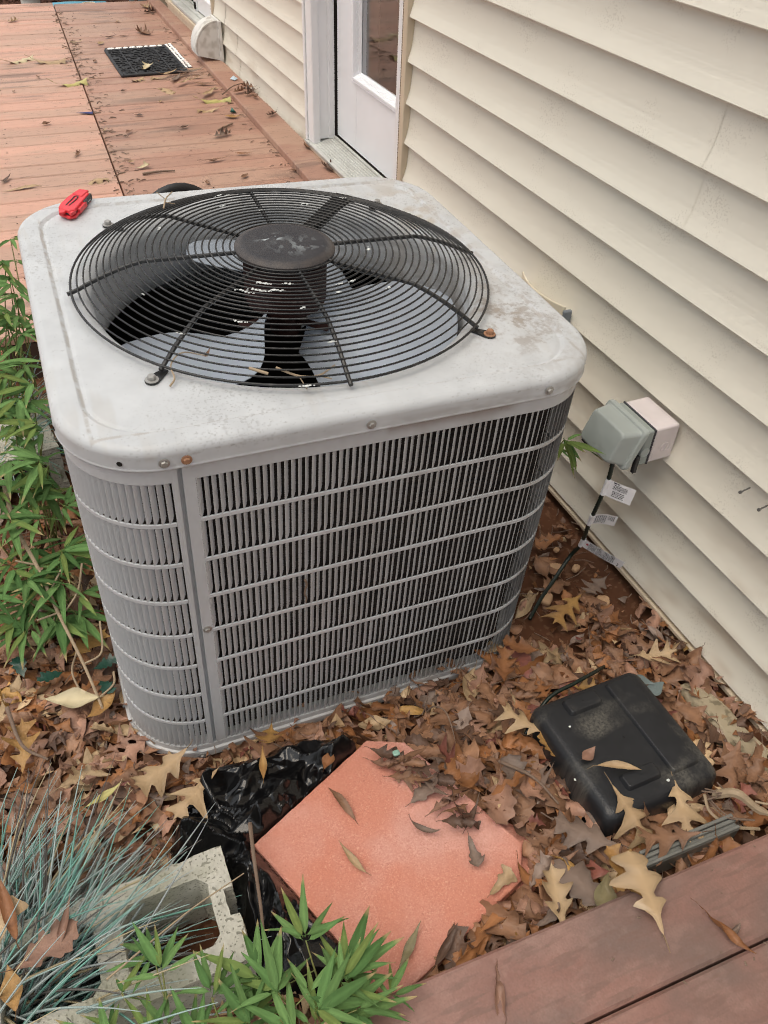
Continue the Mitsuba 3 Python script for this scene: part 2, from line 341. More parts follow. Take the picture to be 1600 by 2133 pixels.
gz = np.where(inn, 0.018 * (npnoise(P3, 9) - 0.5) + 0.010 * (npnoise(P3, 33, 1) - 0.5) + 0.006 * (npnoise(P3, 95, 2) - 0.5) + litter_z(P3[:, 0], P3[:, 1]) - 0.004, -0.03)
P3[:, 2] = gz
put(mikit.ply(quads(P3, grid_faces(len(gx), len(gy))), 'soil', smooth=True), 'ground', kind='structure')

# ------------------------------------------------------------------ house
house = thing('house', 'house wall of cream vinyl siding with a white glazed door beside the deck', 'house')
E_ = 0.1154
PROF = np.array([(0.019, 0.0015), (0.002, 0.0), (0.0, 0.0024), (0.0012, 0.006), (0.0055, 0.018), (0.0095, 0.030), (0.0128, 0.044), (0.0152, 0.060), (0.0170, 0.080), (0.0180, 0.100), (0.0192, 0.126)])
def board(y0, y1, x0, z0):
    v = [(x0 + px, y, z0 + pz) for y in (y0, y1) for px, pz in PROF]
    n = len(PROF)
    f = [(i, i + 1, n + i + 1, n + i) for i in range(n - 1)]
    return quads(v, f)
NEAR0 = 1.204 - 10 * E_
cuts = {0: 0.355, 7: 0.227, 8: 0.222, 13: -0.9, 3: -1.2, 17: 0.6}
for k in range(22):
    z0 = NEAR0 + k * E_
    if k in cuts:
        part(house, 'siding_board', board(-2.6, cuts[k] + 0.02, 0.0003, z0), 'vinyl', smooth=35)
        part(house, 'siding_board', board(cuts[k], 1.492, -0.0007, z0), 'vinyl', smooth=35)
    else:
        part(house, 'siding_board', board(-2.6, 1.492, 0.0, z0), 'vinyl', smooth=35)
part(house, 'starter_strip', cat([cbox(-0.003, 0.012, -2.6, 1.49, NEAR0 - 0.022, NEAR0 - 0.008, 0.003)]), 'trim_tan')
part(house, 'sheathing', cat([box(0.0215, 0.12, -2.6, 1.50, NEAR0 - 0.01, 2.62), box(0.1205, 0.30, -2.6, 1.80, 0.0, 2.62)]), 'sheathing', smooth=False)
part(house, 'foundation', box(0.05, 0.119, -2.6, 1.45, -0.2, NEAR0 - 0.011), 'dark_gap', smooth=False)
part(house, 'corner_trim', cat([cbox(-0.006, 0.022, 1.493, 1.522, NEAR0 - 0.01, 2.6, 0.002), cbox(0.012, 0.175, 1.524, 1.534, NEAR0, 2.6, 0.002)]), 'trim_tan')
# recessed wall beyond the door
XF = 0.16
FAR0 = NEAR0 + E_
fcuts = {0: 4.10, 1: 4.125, 2: 4.33, 5: 3.7}
for k in range(21):
    z0 = FAR0 + k * E_
    y1 = 4.575
    if k in fcuts:
        part(house, 'siding_board', board(2.868, fcuts[k] + 0.02, XF + 0.0006, z0), 'vinyl', smooth=35)
        part(house, 'siding_board', board(fcuts[k], y1, XF - 0.002, z0), 'vinyl', smooth=35)
    else:
        part(house, 'siding_board', board(2.868, y1, XF, z0), 'vinyl', smooth=35)
part(house, 'sheathing', cat([box(XF + 0.022, 0.5, 2.866, 4.60, 0.0, 2.62), box(XF + 0.10, 0.5, 4.60, 7.5, 0.0, 0.26), box(XF + 0.13, 0.5, 5.7, 7.5, 0.26, 2.62)]), 'sheathing', smooth=False)
part(house, 'corner_trim', cbox(XF - 0.006, XF + 0.02, 2.853, 2.870, FAR0 - 0.006, 2.6, 0.002), 'trim_tan')
part(house, 'corner_trim', cbox(XF - 0.006, XF + 0.03, 4.577, 4.60, FAR0 - 0.0, 2.6, 0.002), 'trim_tan')
part(house, 'upper_wall', box(-0.002, 0.5, -2.6, 7.5, 2.622, 3.0), 'vinyl', smooth=False)
# glazed door
door = fmt(house + '__door')
DX, SZ = 0.252, 0.243
def dpart(name, mesh, m, smooth=30): return part(door, name, mesh, m, smooth)
dpart('casing', cat([cbox(XF - 0.022, XF + 0.012, 2.752, 2.842, 0.222, 2.32, 0.004), cbox(XF - 0.030, XF - 0.0225, 2.822, 2.842, 0.222, 2.32, 0.002)]), 'trim_white')
dpart('casing', cat([cbox(XF - 0.022, XF + 0.012, 1.80, 1.872, 0.222, 2.32, 0.004), cbox(XF - 0.030, XF - 0.0225, 1.80, 1.816, 0.222, 2.32, 0.002)]), 'trim_white')
dpart('casing', cbox(XF - 0.022, XF + 0.012, 1.873, 2.751, 2.24, 2.32, 0.004), 'trim_white')
dpart('jamb', cat([cbox(XF + 0.0125, DX - 0.006, 2.765, 2.80, SZ - 0.004, 2.29, 0.002), cbox(XF + 0.055, DX - 0.008, 2.756, 2.7645, SZ - 0.004, 2.24, 0.002)]), 'trim_white')
dpart('jamb', cat([cbox(XF + 0.0125, DX - 0.006, 1.826, 1.862, SZ - 0.004, 2.29, 0.002)]), 'trim_white')
dpart('weatherstrip', cat([box(DX - 0.006, DX + 0.03, 2.752, 2.80, SZ, 2.28), box(DX - 0.006, DX + 0.03, 1.826, 1.870, SZ, 2.28), box(DX + 0.004, DX + 0.03, 1.87, 2.752, SZ - 0.002, SZ + 0.012)]), 'dark_gap', smooth=False)
D0, D1, DZ0, DZ1 = 1.874, 2.746, SZ + 0.013, 2.24
G0, G1, GZ0, GZ1 = 2.004, 2.52, SZ + 0.315, 2.09
dpart('stile', cbox(DX, DX + 0.045, G1, D1, DZ0, DZ1, 0.003), 'door_white')
dpart('stile', cbox(DX, DX + 0.045, D0, G0, DZ0, DZ1, 0.003), 'door_white')
dpart('rail', cbox(DX + 0.0006, DX + 0.045, G0 - 0.001, G1 + 0.001, DZ0, GZ0, 0.002), 'door_white')
dpart('rail', cbox(DX + 0.0006, DX + 0.045, G0 - 0.001, G1 + 0.001, GZ1, DZ1, 0.002), 'door_white')
def molding(y0, y1, z0, z1):
    """frame moulding round the glass: mitred profile of two beads."""
    prof = [(0.0, 0.030), (-0.006, 0.0295), (-0.010, 0.026), (-0.008, 0.021), (-0.013, 0.017), (-0.013, 0.010), (-0.007, 0.004), (0.004, 0.0), (0.018, -0.012)]
    P = []
    for dx, o in prof:
        P.append([(DX + dx, y0 - o, z0 - o), (DX + dx, y1 + o, z0 - o), (DX + dx, y1 + o, z1 + o), (DX + dx, y0 - o, z1 + o)])
    return rings(np.array(P))
dpart('glass_moulding', molding(G0, G1, GZ0, GZ1), 'door_white', 30)
dpart('pane', quads([(DX + 0.020, G0, GZ0), (DX + 0.020, G1, GZ0), (DX + 0.020, G1, GZ1), (DX + 0.020, G0, GZ1)], [(0, 1, 2, 3)]), 'pane_glass', False)
dpart('sill', cat([hull([(x, y, z) for y in (1.80, 2.842) for x, z in ((XF - 0.035, 0.212), (XF - 0.035, 0.220), (DX + 0.003, SZ + 0.001), (DX + 0.003, 0.18), (XF - 0.02, 0.18))])] +
      [hull([(x, y, z) for y in (1.815, 2.75) for x, z in ((xx, 0.219 + (xx - 0.125) * 0.19), (xx + 0.0015, 0.2235 + (xx - 0.125) * 0.19), (xx + 0.006, 0.2235 + (xx - 0.12) * 0.19), (xx + 0.0075, 0.219 + (xx - 0.125) * 0.19))]) for xx in np.arange(0.140, 0.235, 0.0125)] +
      [cbox(DX - 0.016, DX - 0.004, 1.826, 2.764, SZ - 0.008, SZ + 0.008, 0.002)]), 'sill_metal')
dpart('sill_apron', cat([cbox(XF - 0.031, XF - 0.004, 1.52, 2.850, 0.194, 0.2115, 0.003), cbox(XF - 0.012, XF + 0.03, 1.52, 2.850, 0.160, 0.1935, 0.003), cbox(XF - 0.002, XF + 0.03, 1.52, 2.850, 0.14, 0.158, 0.002)]), 'trim_tan')
dpart('room', cat([box(1.7, 1.72, 1.2, 4.5, 0.1, 2.5), box(0.36, 1.7, 1.2, 1.22, 0.1, 2.5), box(0.51, 1.7, 4.48, 4.5, 0.1, 2.5), box(0.36, 1.7, 1.22, 4.48, 0.12, 0.14), box(0.36, 1.7, 1.22, 4.48, 2.45, 2.47)]), 'room_dark', False)
# second doorway at the far end of the wall: sill, frame and a glazed leaf
door2 = fmt(house + '__door')
def d2(name, mesh, m, smooth=30): return part(door2, name, mesh, m, smooth)
d2('sill', cat([cbox(XF - 0.02, XF + 0.13, 4.602, 5.7, 0.262, 0.285, 0.004), cbox(XF + 0.02, XF + 0.05, 4.602, 5.7, 0.2855, 0.298, 0.003), cbox(XF + 0.075, XF + 0.09, 4.602, 5.7, 0.2855, 0.298, 0.003)]), 'sill_metal')
d2('sill_apron', cat([cbox(XF - 0.028, XF + 0.03, 4.602, 5.9, 0.232, 0.261, 0.003), cbox(XF - 0.014, XF + 0.03, 4.602, 5.9, 0.18, 0.2315, 0.003), cbox(XF - 0.03, XF + 0.03, 4.602, 5.9, 0.160, 0.1795, 0.003)]), 'trim_tan')
d2('frame', cat([cbox(XF + 0.04, XF + 0.12, 4.602, 4.66, 0.2985, 2.3, 0.004), cbox(XF + 0.04, XF + 0.12, 5.20, 5.27, 0.2985, 2.3, 0.004), cbox(XF + 0.05, XF + 0.11, 4.661, 5.199, 0.2985, 0.40, 0.004), cbox(XF + 0.0, XF + 0.10, 5.64, 5.72, 0.2985, 2.3, 0.004)]), 'trim_white')
d2('pane', quads([(XF + 0.08, 4.66, 0.40), (XF + 0.08, 5.2, 0.40), (XF + 0.08, 5.2, 2.3), (XF + 0.08, 4.66, 2.3)], [(0, 1, 2, 3)]), 'pane_glass', False)
d2('screen', box(XF + 0.085, XF + 0.10, 5.272, 5.64, 0.30, 2.3), 'dark_gap', False)
d2('latch', cbox(XF + 0.03, XF + 0.045, 5.205, 5.225, 0.31, 0.35, 0.002), 'dark_gap')

# ------------------------------------------------------------------ decks
DZ = 0.160
def seam_x(y): return -0.7548 + 0.0421 * (y - 2.597)
def trimL(y): return 0.0 + 0.0185 * (y - 2.453)
SL = -0.045
def plank(xa, xb, ya, yb, z0, z1, c=0.004, slope=SL, xref=-0.75):
    """chamfered plank whose long edges follow the deck's slight skew; xa, xb are functions of y or numbers."""
    P = []
    for y, sy in ((ya, 1), (yb, -1)):
        for X0, sx in ((xa, 1), (xb, -1)):
            x = X0(y) if callable(X0) else X0
            for dy, z, dx in ((c, z1, c * 0.4), (0, z1 - c, 0), (0, z0, 0)):
                xx = x + sx * dx
                P.append((xx, y + sy * dy + slope * (xx - xref), z))
    return hull(P)
deck = thing('wooden_deck', 'weathered red stained wooden deck behind the unit, running along the house wall', 'deck')
PW = 0.1365
k = 0
y = 1.50
rd = np.random.default_rng(3)
while y < 6.30:
    dz = rd.normal(0, 0.0012)
    gap = 0.0035 + abs(rd.normal(0, 0.0015))
    part(deck, 'board', plank(lambda q: seam_x(q) + 0.003, lambda q: trimL(q) + 0.012, y, y + PW - gap, DZ - 0.03, DZ + dz), 'deck_stain_%d' % rd.integers(4))
    off = 0.037
    dz = rd.normal(0, 0.0012)
    part(deck, 'board', plank(-4.2, lambda q: seam_x(q) - 0.003, y + off, y + off + PW - gap, DZ - 0.03, DZ + dz), 'deck_pale_%d' % rd.integers(4))
    y += PW
def trim_board(y0, y1, dz=0.0):
    w = 0.150
    P = []
    for yy in (y0, y1):
        x0 = trimL(yy)
        for x, z in ((x0 + 0.004, DZ + 0.034 + dz), (x0, DZ + 0.030 + dz), (x0, DZ + 0.0025), (x0 + w, DZ + 0.034 + dz), (x0 + w, DZ + 0.0025)):
            P.append((min(x, XF - 0.012 + (0.0 if x < x0 + w else 0.0)) if x >= x0 + w - 1e-9 else x, yy, z))
    return hull(P)
part(deck, 'edge_board', trim_board(1.56, 3.522), 'deck_stain_2')
part(deck, 'edge_board', trim_board(3.528, 5.05, -0.003), 'deck_stain_0')
part(deck, 'edge_board', trim_board(5.055, 6.30, -0.001), 'deck_stain_2')
ms = []
for y_ in np.arange(1.52, 6.25, PW):
    for xx, dy in ((0.035, 0.03), (0.030, 0.10), (-0.040, 0.066), (-0.036, 0.135), (0.36, 0.03), (0.362, 0.10), (-0.43, 0.066), (-0.425, 0.135)):
        if rd.uniform() < 0.5: continue
        x_ = seam_x(y_) + xx + rd.normal(0, 0.009)
        ms.append(moved(lathe([(0.0001, 0.0004), (0.0024, 0.0002), (0.0030, -0.0008)], 8), trans(x_, y_ + dy + SL * (x_ + 0.75) + rd.normal(0, 0.004), DZ + 0.0018)))
part(deck, 'nail_heads', cat(ms), 'dark_gap', kind='stuff')
ms = []
for _ in range(420):
    y_ = rd.uniform(1.8, 6.1)
    x_ = seam_x(y_) + (abs(rd.normal(0.0, 0.05)) + 0.004 if rd.uniform() < 0.75 else -abs(rd.normal(0, 0.02)))
    if rd.uniform() < 0.25: x_ = trimL(y_) - abs(rd.normal(0.01, 0.03))
    a_ = rd.normal(0.2, 0.7); l_ = rd.uniform(0.006, 0.035)
    d_ = np.array([math.cos(a_), math.sin(a_), 0]) * l_
    c_ = np.array([x_, y_, DZ + 0.003])
    ms.append(tube([c_ - d_ / 2, c_ + [0, 0.002, 0.001], c_ + d_ / 2], rd.uniform(0.0008, 0.0024), 4))
k = put(mikit.ply(cat(ms), 'twig_brown', smooth=True), 'seam_debris', kind='stuff')
labels[k].update({'label': 'small dark bits of debris gathered along the seam of the far deck', 'category': 'debris'})
part(deck, 'frame', cat([box(-4.2, 0.12, 1.56, 1.598, -0.05, DZ - 0.034), box(-0.78, -0.74, 1.6, 6.2, -0.05, DZ - 0.034), box(-4.2, 0.12, 1.60, 6.2, -0.02, 0.0), box(-4.2, 0.1, 6.22, 6.26, -0.05, DZ - 0.034)]), 'deck_dark', False)
NZ = 0.165
def edge_y(x): return -0.574 - 0.034 * (x + 0.941)
deck2 = thing('wooden_deck', 'smooth reddish brown deck boards in the near right corner, beyond the black box', 'deck')
y = -0.582
for j in range(7):
    w = 0.139
    part(deck2, 'board', plank(-1.02, -0.012, y - w + 0.004, y, NZ - 0.03, NZ + (0, .001, -.001, 0, 0, 0, 0)[j], 0.005, -0.034, -0.7), 'near_deck_stain')
    y -= w
part(deck2, 'frame', cat([box(-1.0, -0.02, -1.6, -0.612, -0.05, NZ - 0.034)]), 'deck_dark', False)

# ------------------------------------------------------------------ the air conditioner
ac = thing('air_conditioner', 'grey outdoor air conditioner unit with a black fan grille on top and louvered sides', 'air conditioner')
HS, RC = 0.445, 0.143
ZT, ZL = 0.791, 0.7535
def apart(parent, name, mesh, m, smooth=30, **kw): return part(parent, name, mesh, m, smooth, M=AM if kw.get('M') is None else kw.pop('M'), **{k: v for k, v in kw.items() if k != 'M'})
NA = 384
th = np.arange(NA) * 2 * PI / NA
def rsq(h, r):
    """radius of the rounded square at each angle."""
    c, s = np.abs(np.cos(th)), np.abs(np.sin(th))
    big = np.maximum(c, s)
    d = h / big
    x, y = d * c, d * s
    lo = np.minimum(x, y)
    k = h - r
    # circle at (k, k)
    bq = k * (c + s)
    dd = bq + np.sqrt(np.maximum(bq * bq - (2 * k * k - r * r), 0))
    return np.where(lo > k, dd, d)
def ring_sq(inset, z):
    rr = rsq(HS - inset, max(RC - inset, 0.02))
    return np.stack([rr * np.cos(th), rr * np.sin(th), np.full(NA, z)], 1)
def ring_c(r, z): return np.stack([r * np.cos(th), r * np.sin(th), np.full(NA, z)], 1)
lid = [ring_sq(0.003, ZL + 0.0005), ring_sq(0.0, ZL - 0.0005), ring_sq(-0.0008, ZL + 0.0012), ring_sq(-0.0004, ZL + 0.003), ring_sq(0.0006, ZL + 0.0042), ring_sq(0.0004, ZT - 0.015)]
for t in np.linspace(0.2, 1, 6): lid.append(ring_sq(0.0004 + 0.016 * (1 - math.cos(t * PI / 2)), ZT - 0.015 + 0.015 * math.sin(t * PI / 2)))
lid += [ring_sq(0.040, ZT), ring_sq(0.0425, ZT - 0.0008), ring_sq(0.047, ZT - 0.0045), ring_sq(0.0495, ZT - 0.005), ring_sq(0.0535, ZT - 0.0035), ring_sq(0.056, ZT - 0.003)]
top = ZT - 0.003
a0 = lid[-1]
for t in (0.35, 0.7): lid.append(a0 * (1 - t) + ring_c(0.378, top) * t)
lid += [ring_c(0.378, top), ring_c(0.370, top - 0.0006)]
for t in np.linspace(0.2, 1, 6): lid.append(ring_c(0.370 - 0.026 * math.sin(t * PI / 2), top - 0.026 * (1 - math.cos(t * PI / 2))))
lid += [ring_c(0.342, top - 0.06), ring_c(0.341, top - 0.105), ring_c(0.345, top - 0.125), ring_c(0.352, top - 0.14)]
lidm = rings(np.array(lid))
lidm.faces = lidm.faces[:, ::-1]
apart(ac, 'top_panel', fix(lidm), 'ac_lid', 40)
# body: perimeter path, s = 0 at the middle of the front face, growing towards the house
HB, RB = 0.439, 0.137
FL = HB - RB
ARC = RB * PI / 2
PER = 4 * (2 * FL + ARC)
def path(s, off=0.0):
    """local position (x, y) and outward normal at arc length s; off moves outwards."""
    s = s % PER
    side = 2 * FL + ARC
    q = (s + FL) // side
    t = (s + FL) - q * side
    if t <= 2 * FL: p, n = np.array([t - FL, -HB]), np.array([0, -1.0])
    else:
        a = (t - 2 * FL) / RB
        n = np.array([math.sin(a), -math.cos(a)])
        p = np.array([FL, -FL]) + RB * n
    a = q * PI / 2
    c, s_ = round(math.cos(a)), round(math.sin(a))
    Rm = np.array([[c, -s_], [s_, c]])
    return Rm @ (p + off * n), Rm @ n
def samples(s0, s1):
    brk = [s0, s1]
    q = -3
    for q in range(-3, 4):
        a = -FL + q * (2 * FL + ARC)
        for u in np.concatenate([[a, a + 2 * FL], a + 2 * FL + np.linspace(0, ARC, 15)]):
            if s0 < u < s1: brk.append(u)
    return np.unique(np.round(brk, 6))
def band(s0, s1, prof):
    """closed strip along the path; prof = list of (offset, z)."""
    V = []
    for s in samples(s0, s1):
        V.append([(*path(s, o)[0], z) for o, z in prof])
    V = np.array(V)
    m = rings(V)
    n, k = V.shape[:2]
    caps = [[0, i + 1, i] for i in range(1, k - 1)] + [[(n - 1) * k, (n - 1) * k + i, (n - 1) * k + i + 1] for i in range(1, k - 1)]
    return fix(vf(m.vertices, np.vstack([m.faces, caps])))
def flat(s0, s1, z0, z1, o=0.0, t=0.0012): return band(s0, s1, [(o, z0), (o, z1), (o - t, z1), (o - t, z0)])
ROW_T = [0.7239 - 0.0868 * i for i in range(8)]
LH, LP = 0.0785, 0.0110
RIBT = 0.0086
def panel(name, s0, s1, l0, ncols, label):
    """one side panel: stamped sheet (border, ribs) and its louvers' start positions."""
    l1 = l0 + ncols * LP
    ms = [flat(s0, s1, ROW_T[0], ZL + 0.012), flat(s0, s1, 0.018, ROW_T[7] - LH)]
    for i in range(7):
        z1, z0 = ROW_T[i] - LH, ROW_T[i + 1]
        ms.append(band(l0, l1, [(-0.0010, z0), (0.0, z0 + 0.0008), (0.0, z1 - 0.0008), (-0.0010, z1), (-0.0026, z1), (-0.0026, z0)]))
    ms += [flat(s0, l0, ROW_T[7] - LH, ROW_T[0]), flat(l1 + 0.0005, s1, ROW_T[7] - LH, ROW_T[0])]
    # rolled edges where panels meet
    for e, sg in ((s0, 1), (s1, -1)):
        a, b_ = sorted((e + sg * 0.0002, e + sg * 0.0035))
        ms.append(band(a, b_, [(0.0004, 0.02), (0.0004, ZL - 0.004), (-0.012, ZL - 0.004), (-0.012, 0.02)]))
    return part(ac, name, cat(ms), 'ac_body', 30, M=AM, label=label)
SEAM = -0.2925
NF = 87
fp = panel('front_panel', SEAM + 0.0035, SEAM + 1.02, -0.2709, NF, None)
NC = 20
cl1 = -0.3060
cp = panel('corner_panel', -0.62, SEAM - 0.0035, cl1 - NC * LP, NC, None)
part(ac, 'back_panel', cat([flat(SEAM + 1.024, SEAM + PER - 0.34, 0.018, ZL + 0.012)]), 'ac_body', 30, M=AM)
# one louver, in the frame x = along, y = inwards, z = up from the opening's bottom
def louver_mesh():
    al = math.radians(50)
    d = 0.0102
    sec = [(0.0002, 0.0), (0.0030, 0.0022), (d * math.sin(al), d * math.cos(al))]
    zs = [0.0, 0.004, 0.0105, LH - 0.004, LH]
    shrink = [0.40, 0.75, 1.0, 1.0, 0.9]
    V = []
    t = 0.0007
    for z, k_ in zip(zs, shrink):
        pts = [(sec[0][0], sec[0][1])] + [(sec[0][0] + (a - sec[0][0]) * k_, b_ * k_) for a, b_ in sec[1:]]
        back = [(a + t, b_ - 0.0001) for a, b_ in pts[::-1]]
        V.append([(a, b_, z) for a, b_ in pts + back])
    V = np.array(V)
    m = rings(V)
    return m
LM = louver_mesh()
LSHAPE = mikit.ply(LM, 'ac_body', smooth=50)
def louver_M(s, row):
    p, n = path(s)
    m = np.eye(4)
    m[:3, 0] = (-n[1], n[0], 0)      # along the path
    m[:3, 1] = (-n[0], -n[1], 0)     # inwards
    m[:3, 3] = (p[0], p[1], ROW_T[row] - LH)
    return m
rest = []
cnt = 0
for row in range(8):
    for c in range(NF):
        s = -0.2709 + c * LP
        if c < 32:
            put(LSHAPE, 'louver', fp, M=AM @ louver_M(s, row) @ rot(Z, R.normal(0, 0.06)))
        else: rest.append(moved(LM, louver_M(s, row) @ rot(Z, R.normal(0, 0.06))))
part(fp, 'louver_rows', cat(rest), 'ac_body', 50, M=AM, kind='stuff')
rest = []
for row in range(8):
    for c in range(NC):
        s = cl1 - (NC - c) * LP
        if c >= NC - 5: put(LSHAPE, 'louver', cp, M=AM @ louver_M(s, row) @ rot(Z, R.normal(0, 0.04)))
        else: rest.append(moved(LM, louver_M(s, row)))
part(cp, 'louver_rows', cat(rest), 'ac_body', 50, M=AM, kind='stuff')
# coil behind the louvers, the seam's dark channel, the base
coil = []
V = np.array([[(*path(s, -0.032)[0], z) for z in (0.03, 0.74)] for s in samples(-0.9, SEAM + 1.5)])
apart(ac, 'coil', quads(V.reshape(-1, 3), grid_faces(len(V), 2)), 'coil', True)
apart(ac, 'inner_wall', rings(np.array([ring_sq(0.075, 0.04), ring_sq(0.075, 0.6)])), 'dark_gap', True)
apart(ac, 'seam_channel', cat([flat(SEAM - 0.0040, SEAM + 0.0040, 0.02, ZL + 0.005, -0.011, 0.001)]), 'ac_body')
base = [(0.003, 0.004), (0.006, 0.006), (0.0065, 0.020), (0.0055, 0.0245), (0.001, 0.0265), (0.0005, 0.040), (-0.004, 0.040), (-0.03, 0.03), (-0.03, 0.004)]
V = np.array([[(*path(s, o)[0], z) for o, z in base] for s in samples(0, PER - 1e-6)])
Vc = np.vstack([V, V[:1]])
apart(ac, 'base_pan', fix(rings(Vc)), 'ac_body', 40)
apart(ac, 'base_floor', rings(np.array([ring_sq(0.03, 0.012), ring_sq(0.44, 0.012)])), 'dark_gap', True)
# screws: on the lip and along the base
def hexbolt(r=0.0052, h=0.005, rw=0.0078):
    a = lathe([(0.0001, 0.0), (rw, 0.0), (rw, 0.0012), (r, 0.0018)], 18)
    t = np.arange(6) * PI / 3
    hexa = hull([(r * math.cos(x), r * math.sin(x), z) for x in t for z in (0.0015, h - 0.0012)] + [(r * 0.8 * math.cos(x), r * 0.8 * math.sin(x), h) for x in t])
    return cat([a, hexa])
HB_ = hexbolt()
def bolt_M(s, z, o):
    p, n = path(s, o)
    m = np.eye(4)
    m[:3, 0] = (-n[1], n[0], 0); m[:3, 1] = (0, 0, 1); m[:3, 2] = (n[0], n[1], 0)
    m[:3, 3] = (p[0], p[1], z)
    return m
for s, z, o, bs, lb in ((-0.3118, 0.767, 0.0065, 'bolt_steel', None), (-0.2814, 0.766, 0.0065, 'bolt_rust', 'rusty orange brown screw'), (-0.003, 0.767, 0.0065, 'bolt_steel', None), (0.3086, 0.768, 0.0065, 'bolt_steel', None),
                        (-0.2804, 0.3877, 0.0, 'bolt_steel', None), (-0.3195, 0.0125, 0.0062, 'bolt_steel', None), (-0.2669, 0.0125, 0.0062, 'bolt_steel', None), (0.285, 0.0125, 0.0062, 'bolt_steel', None), (-0.545, 0.0125, 0.0062, 'bolt_steel', None)):
    put(mikit.ply(HB_, bs, smooth=30), 'screw', ac, lb, AM @ bolt_M(s, z, o) @ rot(Z, s * 9))
hole = lathe([(0.0001, 0.0), (0.0028, 0.0), (0.0036, 0.0008), (0.0042, 0.0)], 14)
for s in (-0.37, -0.50): put(mikit.ply(hole, 'dark_gap', smooth=30), 'screw_hole', ac, None, AM @ bolt_M(s, 0.766, 0.0062))
slot = cbox(-0.010, 0.010, -0.0035, 0.0035, -0.001, 0.0016, 0.001)
for s in (0.165,): put(mikit.ply(slot, 'ac_body', smooth=30), 'base_clip', ac, None, AM @ bolt_M(s, 0.030, 0.0062))
# fan grille
grille = fmt(ac + '__fan_grille')
ZF, ZR = ZT + 0.0545, ZT + 0.008
RK, RR = 0.252, 0.376
def wire_z(r):
    """height of the grille's dome at radius r: flat, then a rounded shoulder down to the rim."""
    t = np.clip((np.asarray(r, float) - RK) / (RR - RK), 0, 1)
    return ZF - (ZF - ZR) * (0.55 * t + 0.45 * t * t)
def ringmesh(r, z, w, n=96, k=6):
    t = np.arange(n) * 2 * PI / n
    a = np.arange(k) * 2 * PI / k
    V = np.stack([(r + w * np.cos(a)[None]) * np.cos(t)[:, None], (r + w * np.cos(a)[None]) * np.sin(t)[:, None], np.broadcast_to(z + w * np.sin(a)[None], (n, k))], -1)
    return rings(np.concatenate([V, V[:1]]))
radii = list(0.098 + 0.0122 * np.arange(13)) + list(np.linspace(RK + 0.0065, RR, 11))
for r in radii:
    part(grille, 'ring', ringmesh(r, float(wire_z(r)) + 0.0032, 0.0016 if r < RR else 0.0022), 'black_wire', True, M=AM)
for i in range(8):
    a = i * PI / 4 + math.radians(-2)
    diag = i % 2 == 1
    rs = np.concatenate([[0.070, 0.15], np.linspace(0.235, RR + 0.006, 9)])
    P = [(r * math.cos(a), r * math.sin(a), float(wire_z(r)) - 0.0005) for r in rs]
    if diag:
        P = P[:-1] + [((RR + 0.004) * math.cos(a), (RR + 0.004) * math.sin(a), ZR - 0.002)]
    m = [tube(P, 0.0038, 8)]
    if diag:
        tab = hull([(RR + 0.004 + dx, dy, z) for dx, dy in [(-0.012, -0.005), (-0.012, 0.005)] + [(0.022 + 0.011 * math.cos(q), 0.011 * math.sin(q)) for q in np.linspace(-1.8, 1.8, 9)] for z in (0.0, 0.003)])
        m.append(moved(tab, rot(Z, a) @ trans(0, 0, ZT - 0.002)))
    part(grille, 'spoke', cat(m), 'black_wire', 40, M=AM)
    if diag:
        B = hexbolt(0.0065, 0.0085, 0.0105)
        rust = i == 7
        put(mikit.ply(B, 'bolt_rust' if rust else 'bolt_steel', smooth=30), 'grille_bolt', ac, 'rusty bolt holding the grille' if rust else None, AM @ trans((RR + 0.026) * math.cos(a), (RR + 0.026) * math.sin(a), ZT + 0.001) @ rot(Z, i))
part(ac, 'fan_hub_cap', lathe([(0.0001, ZF + 0.0115), (0.070, ZF + 0.0115), (0.078, ZF + 0.0105), (0.0865, ZF + 0.008), (0.0905, ZF + 0.0035), (0.0905, ZF - 0.002), (0.087, ZF - 0.006), (0.08, ZF - 0.007), (0.0001, ZF - 0.007)], 72), 'hub_black', 40, M=AM)
fan = fmt(ac + '__fan')
part(fan, 'motor', cat([lathe([(0.0001, ZF - 0.0075), (0.066, ZF - 0.0075), (0.0765, ZF - 0.016), (0.0765, ZT - 0.035), (0.073, ZT - 0.047), (0.05, ZT - 0.055), (0.0001, ZT - 0.055)], 48), lathe([(0.0001, ZT - 0.062), (0.018, ZT - 0.0621), (0.018, ZT - 0.12), (0.0001, ZT - 0.12)], 24)]), 'motor_brown', 35, M=AM)
def blade():
    nr, na = 14, 16
    V = []
    for side in (0, 1):
        for i in range(nr):
            u = i / (nr - 1)
            r = 0.045 + (0.330 - 0.045) * u
            w = math.radians(58 + 30 * math.sin(u * 2.6))
            sw = math.radians(8 * u)
            for j in range(na):
                t = j / (na - 1)
                edge = 1.0
                rr = r
                if i == nr - 1 or True:
                    rr = r - 0.05 * max(0, (t - 0.82) / 0.18) ** 2 * u**3 - 0.04 * max(0, (0.14 - t) / 0.14) ** 2 * u**3
                a = (t - 0.5) * w + sw
                z = 0.105 * (t - 0.5) * (0.45 + 0.55 * (1 - u * 0.3)) - 0.010 * (t - 0.5) ** 2 * 4 * u
                V.append((rr * math.cos(a), rr * math.sin(a), z - side * 0.0016))
    n = nr * na
    g = grid_faces(nr, na)
    f = np.vstack([g, g[:, ::-1] + n])
    bnd = [j for j in range(na)] + [i * na + na - 1 for i in range(1, nr)] + [(nr - 1) * na + j for j in range(na - 2, -1, -1)] + [i * na for i in range(nr - 2, 0, -1)]
    side_f = [(bnd[k_], bnd[(k_ + 1) % len(bnd)], bnd[(k_ + 1) % len(bnd)] + n, bnd[k_] + n) for k_ in range(len(bnd))]
    return quads(V, np.vstack([f, side_f]))
BL = fix(blade())
